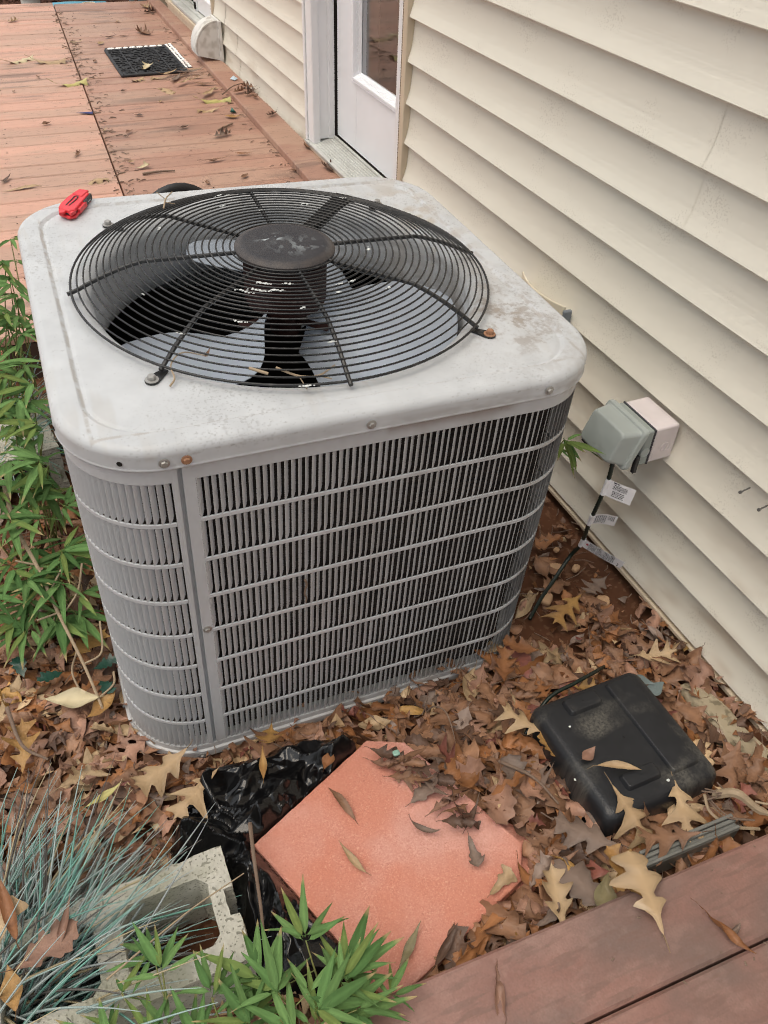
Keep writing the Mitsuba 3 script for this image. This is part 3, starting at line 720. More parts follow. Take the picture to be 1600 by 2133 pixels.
for a in (-46, -166, 74):
    part(fan, 'blade', BL, 'blade_metal', 40, M=AM @ rot(Z, math.radians(a)) @ trans(0, 0, ZT - 0.085))
arm = [moved(cbox(0.0, 0.075, -0.014, 0.014, -0.0015, 0.0015, 0.0008), rot(Z, math.radians(a)) @ trans(0.02, 0, ZT - 0.080)) for a in (-46, -166, 74)]
part(fan, 'spider', cat(arm + [lathe([(0.0001, ZT - 0.11), (0.03, ZT - 0.11), (0.03, ZT - 0.07), (0.0001, ZT - 0.07)], 24)]), 'motor_brown', 30, M=AM)
cond = moved(cbox(0.085, 0.385, -0.016, 0.016, -0.006, -0.001, 0.001), rot(Z, math.radians(52)) @ trans(0, 0, ZF - 0.012))
part(ac, 'wire_conduit', cat([moved(cbox(0.085, 0.30, -0.017, 0.017, 0, 0.008, 0.001), rot(Z, math.radians(49)) @ trans(0, 0, ZF - 0.014))]), 'black_wire', 30, M=AM)
part(ac, 'fan_wire', tube(spline([(-0.03, -0.30, 0.72), (0.0, -0.26, 0.60), (0.02, -0.24, 0.42), (0.03, -0.2, 0.2)], 6), 0.0022, 6), 'cream_plastic', True, M=AM, label='thin yellow wire hanging inside the fan opening')

from shapely.geometry import Polygon, Point
import shapely

# ------------------------------------------------------------------ things fixed to the wall
ob = thing('outlet_box', 'pinkish white outdoor outlet box with a grey bubble cover on the siding', 'outlet')
OY0, OY1, OZ0, OZ1 = 0.082, 0.194, 0.412, 0.500
part(ob, 'box', moved(rbox(0.062, OY1 - OY0, OZ1 - OZ0, 0.006, 16), trans(-0.024, (OY0 + OY1) / 2, (OZ0 + OZ1) / 2)), 'outlet_pink', 40)
part(ob, 'knockout', moved(cat([lathe([(0.0001, 0.0), (0.0095, 0.0), (0.0105, 0.0008), (0.0115, 0.0)], 28), cbox(-0.009, 0.009, -0.0012, 0.0012, 0.0, 0.0014, 0.0004)]), frame((-0.020, OY0 - 0.0002, 0.448), (0.3, 0, 1), (0, -1, 0))), 'outlet_pink', 30)
part(ob, 'gasket', moved(rbox(0.004, OY1 - OY0 + 0.003, OZ1 - OZ0 + 0.002, 0.0018, 8), trans(-0.0572, (OY0 + OY1) / 2, (OZ0 + OZ1) / 2)), 'ink_black', 30)
part(ob, 'adapter_plate', moved(rbox(0.024, OY1 - OY0 + 0.002, OZ1 - OZ0, 0.005, 12), trans(-0.0705, (OY0 + OY1) / 2, (OZ0 + OZ1) / 2)), 'plate_gray', 40)
part(ob, 'adapter_knockout', moved(lathe([(0.0001, 0.0), (0.0095, 0.0), (0.0105, 0.0008), (0.0115, 0.0)], 24), frame((-0.071, OY0 - 0.0012, 0.446), (0, 0, 1), (0, -1, 0))), 'cover_gray', 30)
# the bubble cover, hinged at its upper edge and tilted open
def bubble():
    yc, zc = 0.0, 0.0
    w, h = 0.132, 0.098
    P = []
    def rr(a, b, r, n=6):
        out = []
        for k, (sx, sy) in enumerate(((1, 1), (-1, 1), (-1, -1), (1, -1))):
            for t in np.linspace(0, PI / 2, n) + k * PI / 2:
                out.append((sx * (a / 2 - r) + r * math.cos(t), sy * (b / 2 - r) + r * math.sin(t)))
        return np.array(out)
    lev = [(w, h, 0.010, 0.0), (w + 0.002, h + 0.002, 0.011, 0.002), (w + 0.002, h + 0.002, 0.011, 0.009), (w - 0.002, h - 0.002, 0.010, 0.012), (w - 0.010, h - 0.010, 0.010, 0.0125), (w - 0.013, h - 0.013, 0.009, 0.015), (w - 0.024, h - 0.022, 0.012, 0.046), (w - 0.028, h - 0.026, 0.012, 0.0505), (w - 0.036, h - 0.034, 0.010, 0.0525), (0.002, 0.002, 0.0008, 0.0535)]
    for a, b, r, x in lev:
        q = rr(a, b, r)
        sh = -0.008 * (x / 0.05)
        P.append(np.stack([np.full(len(q), x), q[:, 0], q[:, 1] + sh], 1))
    outer = rings(np.array(P))
    inner = rings(np.array([p * [1, 0.955, 0.955] + [-0.0015, 0, 0] for p in P]))
    inner.faces = inner.faces[:, ::-1]
    return cat([outer, inner])
BM = np.eye(4)
_t = math.radians(20)
BM[:3, 0] = (-math.cos(_t), 0, math.sin(_t))
BM[:3, 1] = (0, -1, 0)
BM[:3, 2] = (math.sin(_t), 0, math.cos(_t))
BM[:3, 3] = (-0.098, 0.138, 0.462)
part(ob, 'bubble_cover', bubble(), 'cover_gray', 35, M=BM)
part(ob, 'cover_latch', moved(cbox(0.020, 0.034, -0.060, -0.040, -0.058, -0.046, 0.003), BM), 'tool_black', 30)
part(ob, 'hinge_bracket', cat([cbox(-0.094, -0.083, OY0 - 0.006, OY0 + 0.004, OZ0 - 0.014, OZ0 + 0.03, 0.002)]), 'tool_black', 30)
cord = thing('power_cord', 'dark green power cord with white tags hanging from the outlet to the leaves', 'cord')
CP = spline([(-0.118, 0.112, 0.468), (-0.130, 0.103, 0.430), (-0.136, 0.096, 0.385), (-0.140, 0.100, 0.320), (-0.136, 0.116, 0.240), (-0.112, 0.150, 0.130), (-0.118, 0.170, 0.070), (-0.180, 0.139, 0.034), (-0.235, 0.105, 0.026), (-0.285, 0.068, 0.018)], 10)
part(cord, 'cable', tube(CP, 0.0048, 10), 'cord_green', True)
part(cord, 'plug', moved(rbox(0.045, 0.026, 0.026, 0.006, 10), trans(-0.105, 0.112, 0.476)), 'tool_black', 30)
def tag(along, pos, d, w, L_, curl, rows, red=False):
    """white tag: a sleeve round the cord and a flap of length L_, width w, with rows of print."""
    pos = np.array(pos, float); along = np.array(along, float); along /= np.linalg.norm(along)
    d = np.array(d, float); d -= along * (d @ along); d /= np.linalg.norm(d)
    nn = np.cross(along, d)
    # face the print to the viewer's side of the flap
    if nn @ (np.array((-0.8, -0.9, 0.9))) < 0: nn = -nn
    def pt(u, v, o=0.0):
        return pos + d * u + along * v + nn * (curl * math.sin(u / L_ * PI * 1.1) * 0.5 + curl * (u / L_) ** 2 + o)
    nu = 14
    V = [pt(u, v, o) for o in (0.0, -0.0004) for u in np.linspace(0, L_, nu) for v in (-w / 2, w / 2)]
    g = grid_faces(nu, 2)
    flap = quads(V, np.vstack([g, g[:, ::-1] + 2 * nu]))
    sleeve = tube([pos - along * w / 2, pos + along * w / 2], 0.0058, 12)
    t = part(cord, 'tag', cat([flap, sleeve]), 'tag_white', 30)
    marks = []
    for u0, u1, v0, v1 in rows:
        us = np.linspace(u0, u1, 3)
        V = [pt(u * L_, v * w, 0.0005) for u in us for v in (v0, v1)]
        marks.append(quads(V, grid_faces(3, 2)))
    if marks: part(t, 'print', cat(marks), 'ink_black', False)
    if red:
        V = [pt(0.13 * L_ + 0.0035 * math.cos(a), -0.1 * w + 0.0035 * math.sin(a), 0.0006) for a in np.linspace(0, 2 * PI, 16, endpoint=False)]
        part(t, 'red_emblem', vf(V, [(0, i, i + 1) for i in range(1, 15)]), 'ink_red', False)
    return t, pt
rt = np.random.default_rng(5)
def textrows(u0, u1, v0, v1, n, fill=0.85):
    """n lines of print across the flap (lines run along v), as word-length dashes."""
    out = []
    for k in range(n):
        a = u0 + (u1 - u0) * (k + 0.15) / n
        b = a + (u1 - u0) * 0.5 / n
        v = v0
        end = v1 - (v1 - v0) * rt.uniform(0, 1 - fill)
        while v < end - 0.04:
            l = rt.uniform(0.05, 0.16)
            out.append((a, b, v, min(v + l, end)))
            v += l + 0.03
    return out
def textrows_u(u0, u1, v0, v1, n):
    out = []
    for k in range(n):
        a = v0 + (v1 - v0) * (k + 0.2) / n
        b = a + (v1 - v0) * 0.5 / n
        u = u0
        while u < u1 - 0.03:
            l = rt.uniform(0.04, 0.12)
            out.append((u, min(u + l, u1), a, b)); u += l + 0.02
    return out
def at_cord(z):
    i = int(np.argmin(np.abs(CP[:, 2] - z)))
    return CP[i], CP[min(i + 1, len(CP) - 1)] - CP[i]
p_, t_ = at_cord(0.362); tag(t_, p_, (0.55, -0.62, 0.10), 0.044, 0.062, 0.004, textrows_u(0.28, 0.72, 0.02, 0.40, 4) + textrows_u(0.25, 0.75, -0.36, -0.05, 4) + [(0.22, 0.34, -0.47, -0.40), (0.36, 0.42, -0.47, -0.40)])
p_, t_ = at_cord(0.250); tag(t_, p_, (0.42, -0.50, 0.45), 0.040, 0.056, -0.012, textrows(0.15, 0.6, -0.4, 0.42, 6) + textrows(0.65, 0.92, -0.4, 0.1, 4))
p_, t_ = at_cord(0.135); tagk, tpt = tag(t_, p_, (0.42, -0.62, -0.04), 0.036, 0.108, 0.004, textrows(0.17, 0.34, -0.44, 0.42, 8) + textrows(0.36, 0.62, 0.0, 0.44, 9) + textrows(0.62, 0.80, -0.1, 0.42, 4) + textrows(0.88, 0.92, 0.05, 0.42, 1), red=True)
circ = []
for u0 in (0.42, 0.58, 0.72):
    P = [tpt(u0 * 0.108 + 0.0062 * math.cos(a), -0.27 * 0.036 + 0.0062 * math.sin(a), 0.0006) for a in np.linspace(0, 2 * PI, 25)]
    circ.append(tube(P, 0.0005, 4, False))
    circ.append(tube([tpt(u0 * 0.108 - 0.003, -0.27 * 0.036 - 0.003, 0.0006), tpt(u0 * 0.108 + 0.003, -0.27 * 0.036 + 0.003, 0.0006)], 0.0010, 4))
part(tagk, 'warning_symbol', cat(circ), 'ink_black', False)
nail = moved(cat([tube([(0, 0, 0), (0.030, 0, 0)], 0.0016, 8), tube([(0.030, 0, 0), (0.0325, 0, 0)], 0.0034, 10)]), rot(Y, PI))
for (yy, zz, lb) in ((-0.129, 0.4935, 'grey nail sticking out of the siding, the upper left of two'), (-0.180, 0.4915, 'grey nail sticking out of the siding, the lower right of two')):
    single('nail', nail, 'nail_gray', lb, 'nail', 'pair of nails in the siding', 30, trans(0.004, yy, zz) @ rot(Y, 0.10) @ rot(Z, 0.2))
vent = thing('dryer_vent_hood', 'dirty white plastic dryer vent hood on the siding near the doormat', 'vent')
def vent_mesh():
    n = 14
    R0 = 0.135
    V = []
    for k, (yy, sc) in enumerate(((4.415, 0.96), (4.422, 1.0), (4.563, 1.0), (4.570, 0.96))):
        arc = [(XF - 0.022 - R0 * sc * math.sin(a), 0.245 + (0.150 * sc) * math.cos(a)) for a in np.linspace(0, PI / 2, n)]
        V.append([(x, yy, z) for x, z in arc] + [(XF - 0.022 - R0 * sc + 0.004, yy, 0.222), (XF - 0.022, yy, 0.192)])
    V = np.array(V)
    m = rings(V)
    k = V.shape[1]
    caps = [[0, i, i + 1] for i in range(1, k - 1)] + [[3 * k, 3 * k + i + 1, 3 * k + i] for i in range(1, k - 1)]
    return fix(vf(m.vertices, np.vstack([m.faces, caps])))
part(vent, 'hood', vent_mesh(), 'vent_white', 40)
part(vent, 'hood_rim', cat([tube([(XF - 0.022 - 0.137 * math.sin(a), 4.418, 0.245 + 0.152 * math.cos(a)) for a in np.linspace(0, PI / 2, 12)], 0.006, 6)]), 'vent_white', 40)
part(vent, 'flange', cat([cbox(XF - 0.0215, XF - 0.006, 4.402, 4.583, 0.165, 0.402, 0.004), cbox(XF - 0.016, XF - 0.002, 4.392, 4.400, 0.150, 0.398, 0.002)]), 'vent_white', 30)
dbox = thing('disconnect_box', 'cream plastic cover edge poking up between the unit and the siding', 'utility box')
def dbox_mesh():
    V = []
    for t in np.linspace(0, 1, 9):
        yy = 0.512 + 0.198 * t
        xo = -0.016 - 0.022 * math.sin(PI * t) ** 0.8
        V.append([(xo + 0.004, yy, 0.555), (xo + 0.003, yy, 0.5565), (xo, yy, 0.5565), (xo - 0.0015, yy, 0.554), (xo - 0.0005, yy, 0.46), (xo + 0.004, yy, 0.46)])
    V = np.array(V); m = rings(V); k = V.shape[1]; n = len(V)
    caps = [[0, i, i + 1] for i in range(1, k - 1)] + [[(n - 1) * k, (n - 1) * k + i + 1, (n - 1) * k + i] for i in range(1, k - 1)]
    return fix(vf(m.vertices, np.vstack([m.faces, caps])))
part(dbox, 'cover', dbox_mesh(), 'cream_plastic', 30)
part(dbox, 'body', cbox(-0.022, 0.0, 0.500, 0.511, 0.47, 0.550, 0.002), 'post_gray', 30)

# ------------------------------------------------------------------ things on the deck and behind it
mat_ = thing('doormat', 'black rubber doormat with cut out pattern and white pebble edge on the deck', 'doormat')
MX0, MX1, MY0, MY1 = -0.462, -0.075, 4.33, 4.93
rm = np.random.default_rng(11)
bars = [cbox(MX0, MX0 + 0.018, MY0, MY1, 0, 0.012, 0.003), cbox(MX1 - 0.018, MX1, MY0, MY1, 0, 0.012, 0.003), cbox(MX0 + 0.018, MX1 - 0.018, MY0, MY0 + 0.022, 0, 0.012, 0.003), cbox(MX0 + 0.018, MX1 - 0.018, MY1 - 0.022, MY1, 0, 0.012, 0.003),
        box(MX0 + 0.015, MX1 - 0.015, MY0 + 0.02, MY1 - 0.02, 0.0, 0.004), cbox(MX0 + 0.085, MX0 + 0.093, MY0 + 0.02, MY1 - 0.02, 0.004, 0.0115, 0.002), cbox(MX1 - 0.093, MX1 - 0.085, MY0 + 0.02, MY1 - 0.02, 0.004, 0.0115, 0.002)]
part(mat_, 'frame', moved(cat(bars), trans(0, 0, DZ + 0.001)), 'rubber_black', 30)
def arcs():
    out = []
    for i in range(9):
        for j in range(13):
            cx = MX0 + 0.035 + (MX1 - MX0 - 0.07) * (i + 0.5 * (j % 2)) / 8.5
            cy = MY0 + 0.04 + (MY1 - MY0 - 0.08) * j / 12
            r = rm.uniform(0.014, 0.024)
            a0, a1 = rm.uniform(0, 6.28), rm.uniform(2.5, 5.5)
            P = [(cx + r * math.cos(a0 + t) * 0.9, cy + r * math.sin(a0 + t) * 1.2, DZ + 0.0075 + 0.002) for t in np.linspace(0, a1, 8)]
            out.append(tube(P, 0.0036, 5))
    return cat(out)
part(mat_, 'scroll_pattern', arcs(), 'rubber_black', 30, kind='stuff')
part(mat_, 'backing', cbox(-0.448, -0.028, 4.42, 5.01, DZ + 0.0006, DZ + 0.0026, 0.0006), 'rubber_black', 30)
cells = []
def pebble_cell(x0, x1, y0, y1):
    c = 0.32 * min(x1 - x0, y1 - y0)
    j = lambda: rm.uniform(-0.003, 0.003)
    poly = [(x0 + c + j(), y0 + j()), (x1 - c + j(), y0 + j()), (x1 + j(), y0 + c), (x1 + j(), y1 - c), (x1 - c + j(), y1), (x0 + c + j(), y1 + j()), (x0 + j(), y1 - c), (x0, y0 + c + j())]
    return hull([(x, y, DZ + 0.0028) for x, y in poly] + [((x - (x0 + x1) / 2) * 0.86 + (x0 + x1) / 2, (y - (y0 + y1) / 2) * 0.86 + (y0 + y1) / 2, DZ + 0.0055) for x, y in poly])
yy = 4.425
k = 0
while yy < 4.99:
    l = rm.uniform(0.035, 0.06)
    part(mat_, 'pebble', pebble_cell(-0.072, -0.054 + rm.uniform(-0.004, 0.004), yy, yy + l - 0.006), 'pebble_white', 30)
    part(mat_, 'pebble', pebble_cell(-0.049, -0.031, yy + 0.012, yy + l + 0.006), 'pebble_white', 30)
    yy += l
xx = -0.442
while xx < -0.10:
    l = rm.uniform(0.032, 0.055)
    part(mat_, 'pebble', pebble_cell(xx, xx + l - 0.005, 4.94, 4.968), 'pebble_white', 30)
    part(mat_, 'pebble', pebble_cell(xx + 0.01, xx + l + 0.004, 4.973, 5.0), 'pebble_white', 30)
    xx += l
# far bed behind the deck
put(mikit.ply(box(-8, 3, 6.32, 12, -0.2, -0.012), 'mulch_brown'), 'flower_bed', kind='structure')
chips = []
rc = np.random.default_rng(21)
for _ in range(2600):
    x, y = rc.uniform(-1.6, 0.35), 6.34 + rc.uniform(0, 1) ** 1.6 * 2.2
    s = rc.uniform(0.012, 0.035)
    m = moved(hull([(a * s, b * s * 0.35, c * s * 0.2) for a, b, c in ((-1, -1, 0), (-1, 1, 0), (1, -1, 0.3), (1, 0.8, 0), (0, 0, 1), (0, 0.2, -1))]), trans(x, y, rc.uniform(-0.01, 0.05)) @ rot(Z, rc.uniform(0, 6.3)) @ rot(X, rc.normal(0, 0.5)) @ rot(Y, rc.normal(0, 0.4)))
    chips.append(m)
k = put(mikit.ply(cat(chips), 'mulch_brown'), 'mulch_chips', kind='stuff')
labels[k].update({'label': 'loose dark brown mulch chips behind the deck', 'category': 'mulch'})
def pot(name, label, x, y, r0, r1, h, m, z=0.0):
    t = thing(name, label, 'flower pot')
    part(t, 'body', lathe([(r0 * 0.2, 0.01), (r0, 0.0), (r0 * 1.03, 0.008), (r1 * 0.97, h - 0.03), (r1 * 0.97, h - 0.025), (r1 * 1.05, h - 0.022), (r1 * 1.05, h), (r1 * 0.92, h), (r1 * 0.90, h - 0.04), (0.001, h - 0.05)], 36), m, 35, M=trans(x, y, z))
    return t
pot('flower_pot', 'white pot in the mulch beyond the far end of the deck', -0.735, 6.62, 0.060, 0.072, 0.19, 'pot_white')
p2_ = pot('flower_pot', 'small cream pot with a wire rim beyond the deck, right of the white pot', -0.325, 6.55, 0.034, 0.045, 0.13, 'pot_cream')
part(p2_, 'wire_handle', cat([tube([(-0.325 + 0.075 * math.cos(a), 6.55 + 0.075 * math.sin(a), 0.115) for a in np.linspace(0, 2 * PI, 24)], 0.003, 6), tube([(-0.25, 6.55, 0.115), (-0.245, 6.55, 0.0)], 0.003, 6)]), 'pot_cream', True)
single('toy_boat', hull([(-0.10, 6.95, 0.02), (0.02 - 0.12, 7.05, 0.02), (-0.62, 6.92, 0.03), (-0.40, 6.88, 0.0), (-0.40, 7.02, 0.0), (-0.62, 7.0, 0.06), (-0.42, 6.95, 0.075), (-0.15, 6.98, 0.06)]), 'toy_blue', 'bright blue plastic piece lying in the far mulch', 'plastic piece')
single('garden_post', cbox(-0.035, 0.0, 6.42, 6.46, -0.02, 0.6, 0.004), 'post_gray', 'dark grey post beyond the far end of the deck, left of the other', 'post')
single('garden_post', cbox(0.03, 0.09, 6.40, 6.45, -0.02, 0.6, 0.004), 'post_gray', 'wider dark post beyond the far end of the deck beside the wall', 'post')
# hose arc behind the unit
HP = [(-0.800 + 0.150 * math.cos(a), 1.10 + 0.04 * math.cos(a), 0.49 + 0.232 * math.sin(a)) for a in np.linspace(0.0, PI, 24)]
def strap(P, w, t):
    P = np.array(P); tg = np.gradient(P, axis=0); tg /= np.linalg.norm(tg, axis=1, keepdims=True)
    side = np.array([0, 1.0, 0.0]); nrm = np.cross(tg, side); nrm /= np.linalg.norm(nrm, axis=1, keepdims=True)
    V = np.stack([P + side * w / 2 + nrm * t / 2, P + side * w / 2 - nrm * t / 2, P - side * w / 2 - nrm * t / 2, P - side * w / 2 + nrm * t / 2], 1)
    return fix(rings(V))
single('garden_hose', tube(HP, 0.0115, 10), 'hose_black', 'black hose loop arching up behind the back edge of the unit', 'hose', smooth=True)

# ------------------------------------------------------------------ red folding tool on the lid
tool = thing('folding_tool', 'small red and black folding tool lying on the back left corner of the lid', 'tool')
TM = AM @ trans(-0.326, 0.392, ZT + 0.0) @ rot(Z, math.radians(62)) @ scl(0.95, 0.90, 0.55)
def slab(poly, z0, z1, c=0.002):
    poly = np.array(poly); cen = poly.mean(0)
    sm = cen + (poly - cen) * 0.93
    return hull([(x, y, z0 + c) for x, y in poly] + [(x, y, z1 - c) for x, y in poly] + [(x, y, z) for x, y in sm for z in (z0, z1)])
side = [(-0.055, -0.012), (-0.045, -0.022), (0.0, -0.020), (0.045, -0.019), (0.052, -0.008), (0.050, 0.012), (0.02, 0.019), (-0.02, 0.020), (-0.042, 0.016), (-0.048, 0.004)]
part(tool, 'upper_handle', cat([slab(side, 0.017, 0.030), slab([(-0.068, 0.004), (-0.06, -0.004), (-0.035, -0.008), (-0.03, 0.012), (-0.05, 0.013)], 0.018, 0.027), slab([(-0.062, -0.02), (-0.045, -0.024), (-0.03, -0.018), (-0.04, -0.008), (-0.056, -0.012)], 0.015, 0.026), slab([(0.02, -0.012), (0.055, -0.014), (0.058, 0.008), (0.03, 0.014)], 0.0255, 0.033)]), 'tool_red', 25, M=TM)
part(tool, 'lower_handle', cat([slab([(x * 1.04 - 0.004, y * 1.03 - 0.002) for x, y in side], 0.0, 0.010), slab([(-0.03, -0.027), (0.01, -0.026), (0.012, -0.018), (-0.03, -0.018)], 0.004, 0.022)]), 'tool_red', 25, M=TM)
part(tool, 'core', cat([slab([(x * 0.97, y * 0.95) for x, y in side], 0.009, 0.0175), slab([(0.005, -0.0245), (0.05, -0.022), (0.05, -0.016), (0.005, -0.018)], 0.004, 0.026)]), 'tool_black', 25, M=TM)
part(tool, 'clip', cat([tube(spline([(-0.030, -0.003, 0.0305), (0.0, -0.006, 0.032), (0.018, -0.004, 0.032), (0.018, 0.003, 0.032), (0.0, 0.003, 0.032), (-0.030, 0.004, 0.0305)], 5), 0.0013, 6)]), 'tool_black', 30, M=TM)
part(tool, 'blade', cat([cbox(-0.02, -0.004, -0.0255, -0.0235, 0.012, 0.019, 0.0006), cbox(0.012, 0.038, -0.0235, -0.0215, 0.009, 0.014, 0.0006)]), 'steel', 30, M=TM)

# ------------------------------------------------------------------ paver, block, bag, box, stone
pav = trans(-0.824, -0.331, 0.050) @ rot(Z, math.radians(20.5)) @ rot(X, 0.02) @ rot(Y, -0.015)
def slab_rough(sx, sy, t, seed, chip=0.004, n=44):
    """stone slab: top and sides as one grid wrapped round, edges worn by noise."""
    us = np.linspace(-0.5, 0.5, n)
    top = []
    m = trimesh.creation.box((sx, sy, t))
    m = m.subdivide_to_size(0.014)
    v = m.vertices.copy()
    # round the edges
    e = np.stack([sx / 2 - np.abs(v[:, 0]), sy / 2 - np.abs(v[:, 1]), t / 2 - np.abs(v[:, 2])], 1)
    near = np.sort(e, 1)[:, 1]
    pull = np.clip(1 - near / 0.006, 0, 1) * 0.003
    v -= np.sign(v) * pull[:, None]
    P = v * 1.0
    v += (npnoise(P, 45, seed)[:, None] - 0.5) * chip * np.sign(v) * np.clip(1 - near / 0.02, 0.15, 1)[:, None]
    v += (npnoise(P, 120, seed + 3)[:, None] - 0.5) * 0.0016
    return vf(v, m.faces)
PAVER = [(-1.044, -0.233), (-0.776, -0.113), (-0.708, -0.145), (-0.596, -0.414), (-0.632, -0.472), (-0.915, -0.562)]
def paver_mesh():
    from shapely.geometry import Polygon as Pg
    m = trimesh.creation.extrude_polygon(Pg(PAVER), 0.044)
    m = m.subdivide_to_size(0.009)
    v = m.vertices.copy()
    pg = Pg(PAVER)
    e = shapely.distance(shapely.points(v[:, :2]), shapely.boundary(pg))
    c = np.array([pg.centroid.x, pg.centroid.y])
    out = v[:, :2] - c; out /= np.linalg.norm(out, axis=1, keepdims=True)
    edge = np.clip(1 - e / 0.004, 0, 1)
    topz = v[:, 2] > 0.02
    v[:, 2] -= np.where(topz, 0.0022 * edge * (v[:, 2] > 0.04), 0)
    v[:, :2] -= out * (edge * (np.abs(v[:, 2] - 0.022) > 0.018) * 0.0016)[:, None]
    nz = npnoise(v, 90, 2) - 0.5
    v[:, :2] += out * (edge * nz * 0.0016)[:, None]
    v[:, 2] += (npnoise(v, 60, 5) - 0.5) * 0.0012 * topz + 0.02
    return vf(v, m.faces)
single('stepping_stone', paver_mesh(), 'paver_red', 'large salmon red stepping stone with clipped corners lying on the leaves beside the near deck', 'stepping stone', smooth=40)
single('stepping_stone', slab_rough(0.13, 0.12, 0.04, 9), 'paver_red', 'broken corner of red paver peeking out of the leaves right of the square stone', 'stepping stone', smooth=40, M=trans(-0.618, -0.425, 0.020) @ rot(Z, 0.75))
block = thing('cinder_block', 'grey concrete block with open cores beside the black plastic', 'concrete block')
def cinder(L_, W_, H_, seed=0):
    b = m3.Manifold.cube((L_, W_, H_), True)
    cw = (L_ - 3 * 0.034) / 2
    for sx in (-1, 1):
        pr = m3.CrossSection.square((cw - 0.03, W_ - 0.072 - 0.03), True).offset(0.015, m3.JoinType.Round)
        b = b - m3.Manifold.extrude(pr, H_ * 2, 0, 0, (0.94, 0.94)).translate((sx * (cw / 2 + 0.017), 0, -H_))
    b = b - m3.Manifold.cube((0.03, 0.045, H_ * 2), True).translate((L_ / 2, 0.0, 0))
    b = b - m3.Manifold.cube((0.03, 0.045, H_ * 2), True).translate((-L_ / 2, 0.0, 0))
    m = b.refine_to_length(0.012).to_mesh()
    v = np.array(m.vert_properties[:, :3]); f = np.array(m.tri_verts)
    n = vf(v, f).vertex_normals
    v = v + n * ((npnoise(v, 70, seed) - 0.5) * 0.005 + (npnoise(v, 170, seed + 2) - 0.5) * 0.003)[:, None]
    return vf(v, f)
scene[block] = {**mikit.ply(cinder(0.392, 0.190, 0.15, 1), 'cinder', smooth=40), 'to_world': T(trans(-1.297, -0.352, 0.072) @ rot(Z, 0.0) @ rot(X, -0.03))}
scene_b2 = thing('cinder_block', 'dark grey concrete block half hidden behind the bamboo left of the unit', 'concrete block')
scene[scene_b2] = {**mikit.ply(cinder(0.39, 0.19, 0.18, 4), 'cinder', smooth=40), 'to_world': T(trans(-1.42, 1.02, 0.055) @ rot(Z, 0.12) @ rot(X, PI / 2))}
# crumpled black plastic
BP = np.array([(-1.185, -0.205), (-1.150, -0.10), (-1.085, -0.052), (-0.965, -0.058), (-0.885, -0.050), (-0.815, -0.085), (-0.76, -0.16), (-0.82, -0.26), (-0.90, -0.30), (-0.96, -0.30), (-0.95, -0.36), (-0.93, -0.44), (-0.98, -0.50), (-1.09, -0.47), (-1.10, -0.30), (-1.12, -0.24)])
def bag_mesh():
    poly = Polygon(BP).buffer(0.012)
    st = 0.0030
    xs = np.arange(-1.21, -0.80, st); ys = np.arange(-0.50, -0.02, st)
    XX, YY = np.meshgrid(xs, ys, indexing='ij')
    pts = np.stack([XX.ravel(), YY.ravel()], 1)
    d = shapely.distance(shapely.points(pts), shapely.boundary(poly)); ins = shapely.contains(poly, shapely.points(pts))
    d = np.where(ins, d, -d)
    q = np.stack([pts[:, 0], pts[:, 1], 0 * pts[:, 0]], 1)
    w = pts + 0.035 * (np.stack([npnoise(q, 9, 5), npnoise(q, 9, 6)], 1) - 0.5)
    dp = shapely.distance(shapely.points(pts), Polygon(PAVER))
    g = np.random.default_rng(8)
    def folds(n, L_, wd, ht, sharp):
        """crests of folds: straight ridges of limited length, pulled about by the warp, the highest one winning."""
        out = np.zeros(len(pts))
        for _ in range(n):
            c = BP[g.integers(len(BP))] * 0.55 + BP[g.integers(len(BP))] * 0.45
            a = g.normal(0.35, 0.6) if c[1] > -0.26 else g.normal(1.75, 0.35)
            l, wi, he = L_ * g.uniform(0.5, 1.3), wd * g.uniform(0.5, 1.4), ht * g.uniform(0.5, 1.2)
            u = (w[:, 0] - c[0]) * math.cos(a) + (w[:, 1] - c[1]) * math.sin(a)
            v = -(w[:, 0] - c[0]) * math.sin(a) + (w[:, 1] - c[1]) * math.cos(a) + 4.0 * g.normal(0, 0.6) * u * u
            ends = np.clip(1.25 - np.abs(u) / l, 0, 1)
            out = np.maximum(out, he * np.clip(1 - np.abs(v) / (wi * (0.4 + ends)), 0, 1) ** sharp * ends ** 0.7)
        return out
    edge = np.clip(d / 0.03, 0, 1) ** 0.6
    base = 0.030 + 0.040 * npnoise(q, 10, 3)
    fold = folds(24, 0.10, 0.034, 0.046, 1.15) + folds(56, 0.045, 0.014, 0.015, 1.1) + folds(90, 0.022, 0.007, 0.0055, 1.0)
    z = np.where(d > 0, 0.010 + edge * (base + fold), -0.02)
    lim = 0.055 + 1.6 * dp
    z = np.where(z > lim, lim + 0.12 * (z - lim) * np.clip(dp / 0.02, 0, 1), z)
    z = np.where(dp < 0.003, np.minimum(z, 0.045), z)
    V = np.stack([pts[:, 0] + 0.006 * (npnoise(q, 60, 8) - .5), pts[:, 1] + 0.006 * (npnoise(q, 60, 9) - .5), z], 1)
    f = grid_faces(len(xs), len(ys))
    keep = (d[f] > -0.006).any(1)
    m = quads(V, f[keep]); m.remove_unreferenced_vertices()
    return m
single('plastic_bag', bag_mesh(), 'bag_black', 'crumpled shiny black plastic bag between the unit, the concrete block and red stone', 'plastic bag', smooth=24)
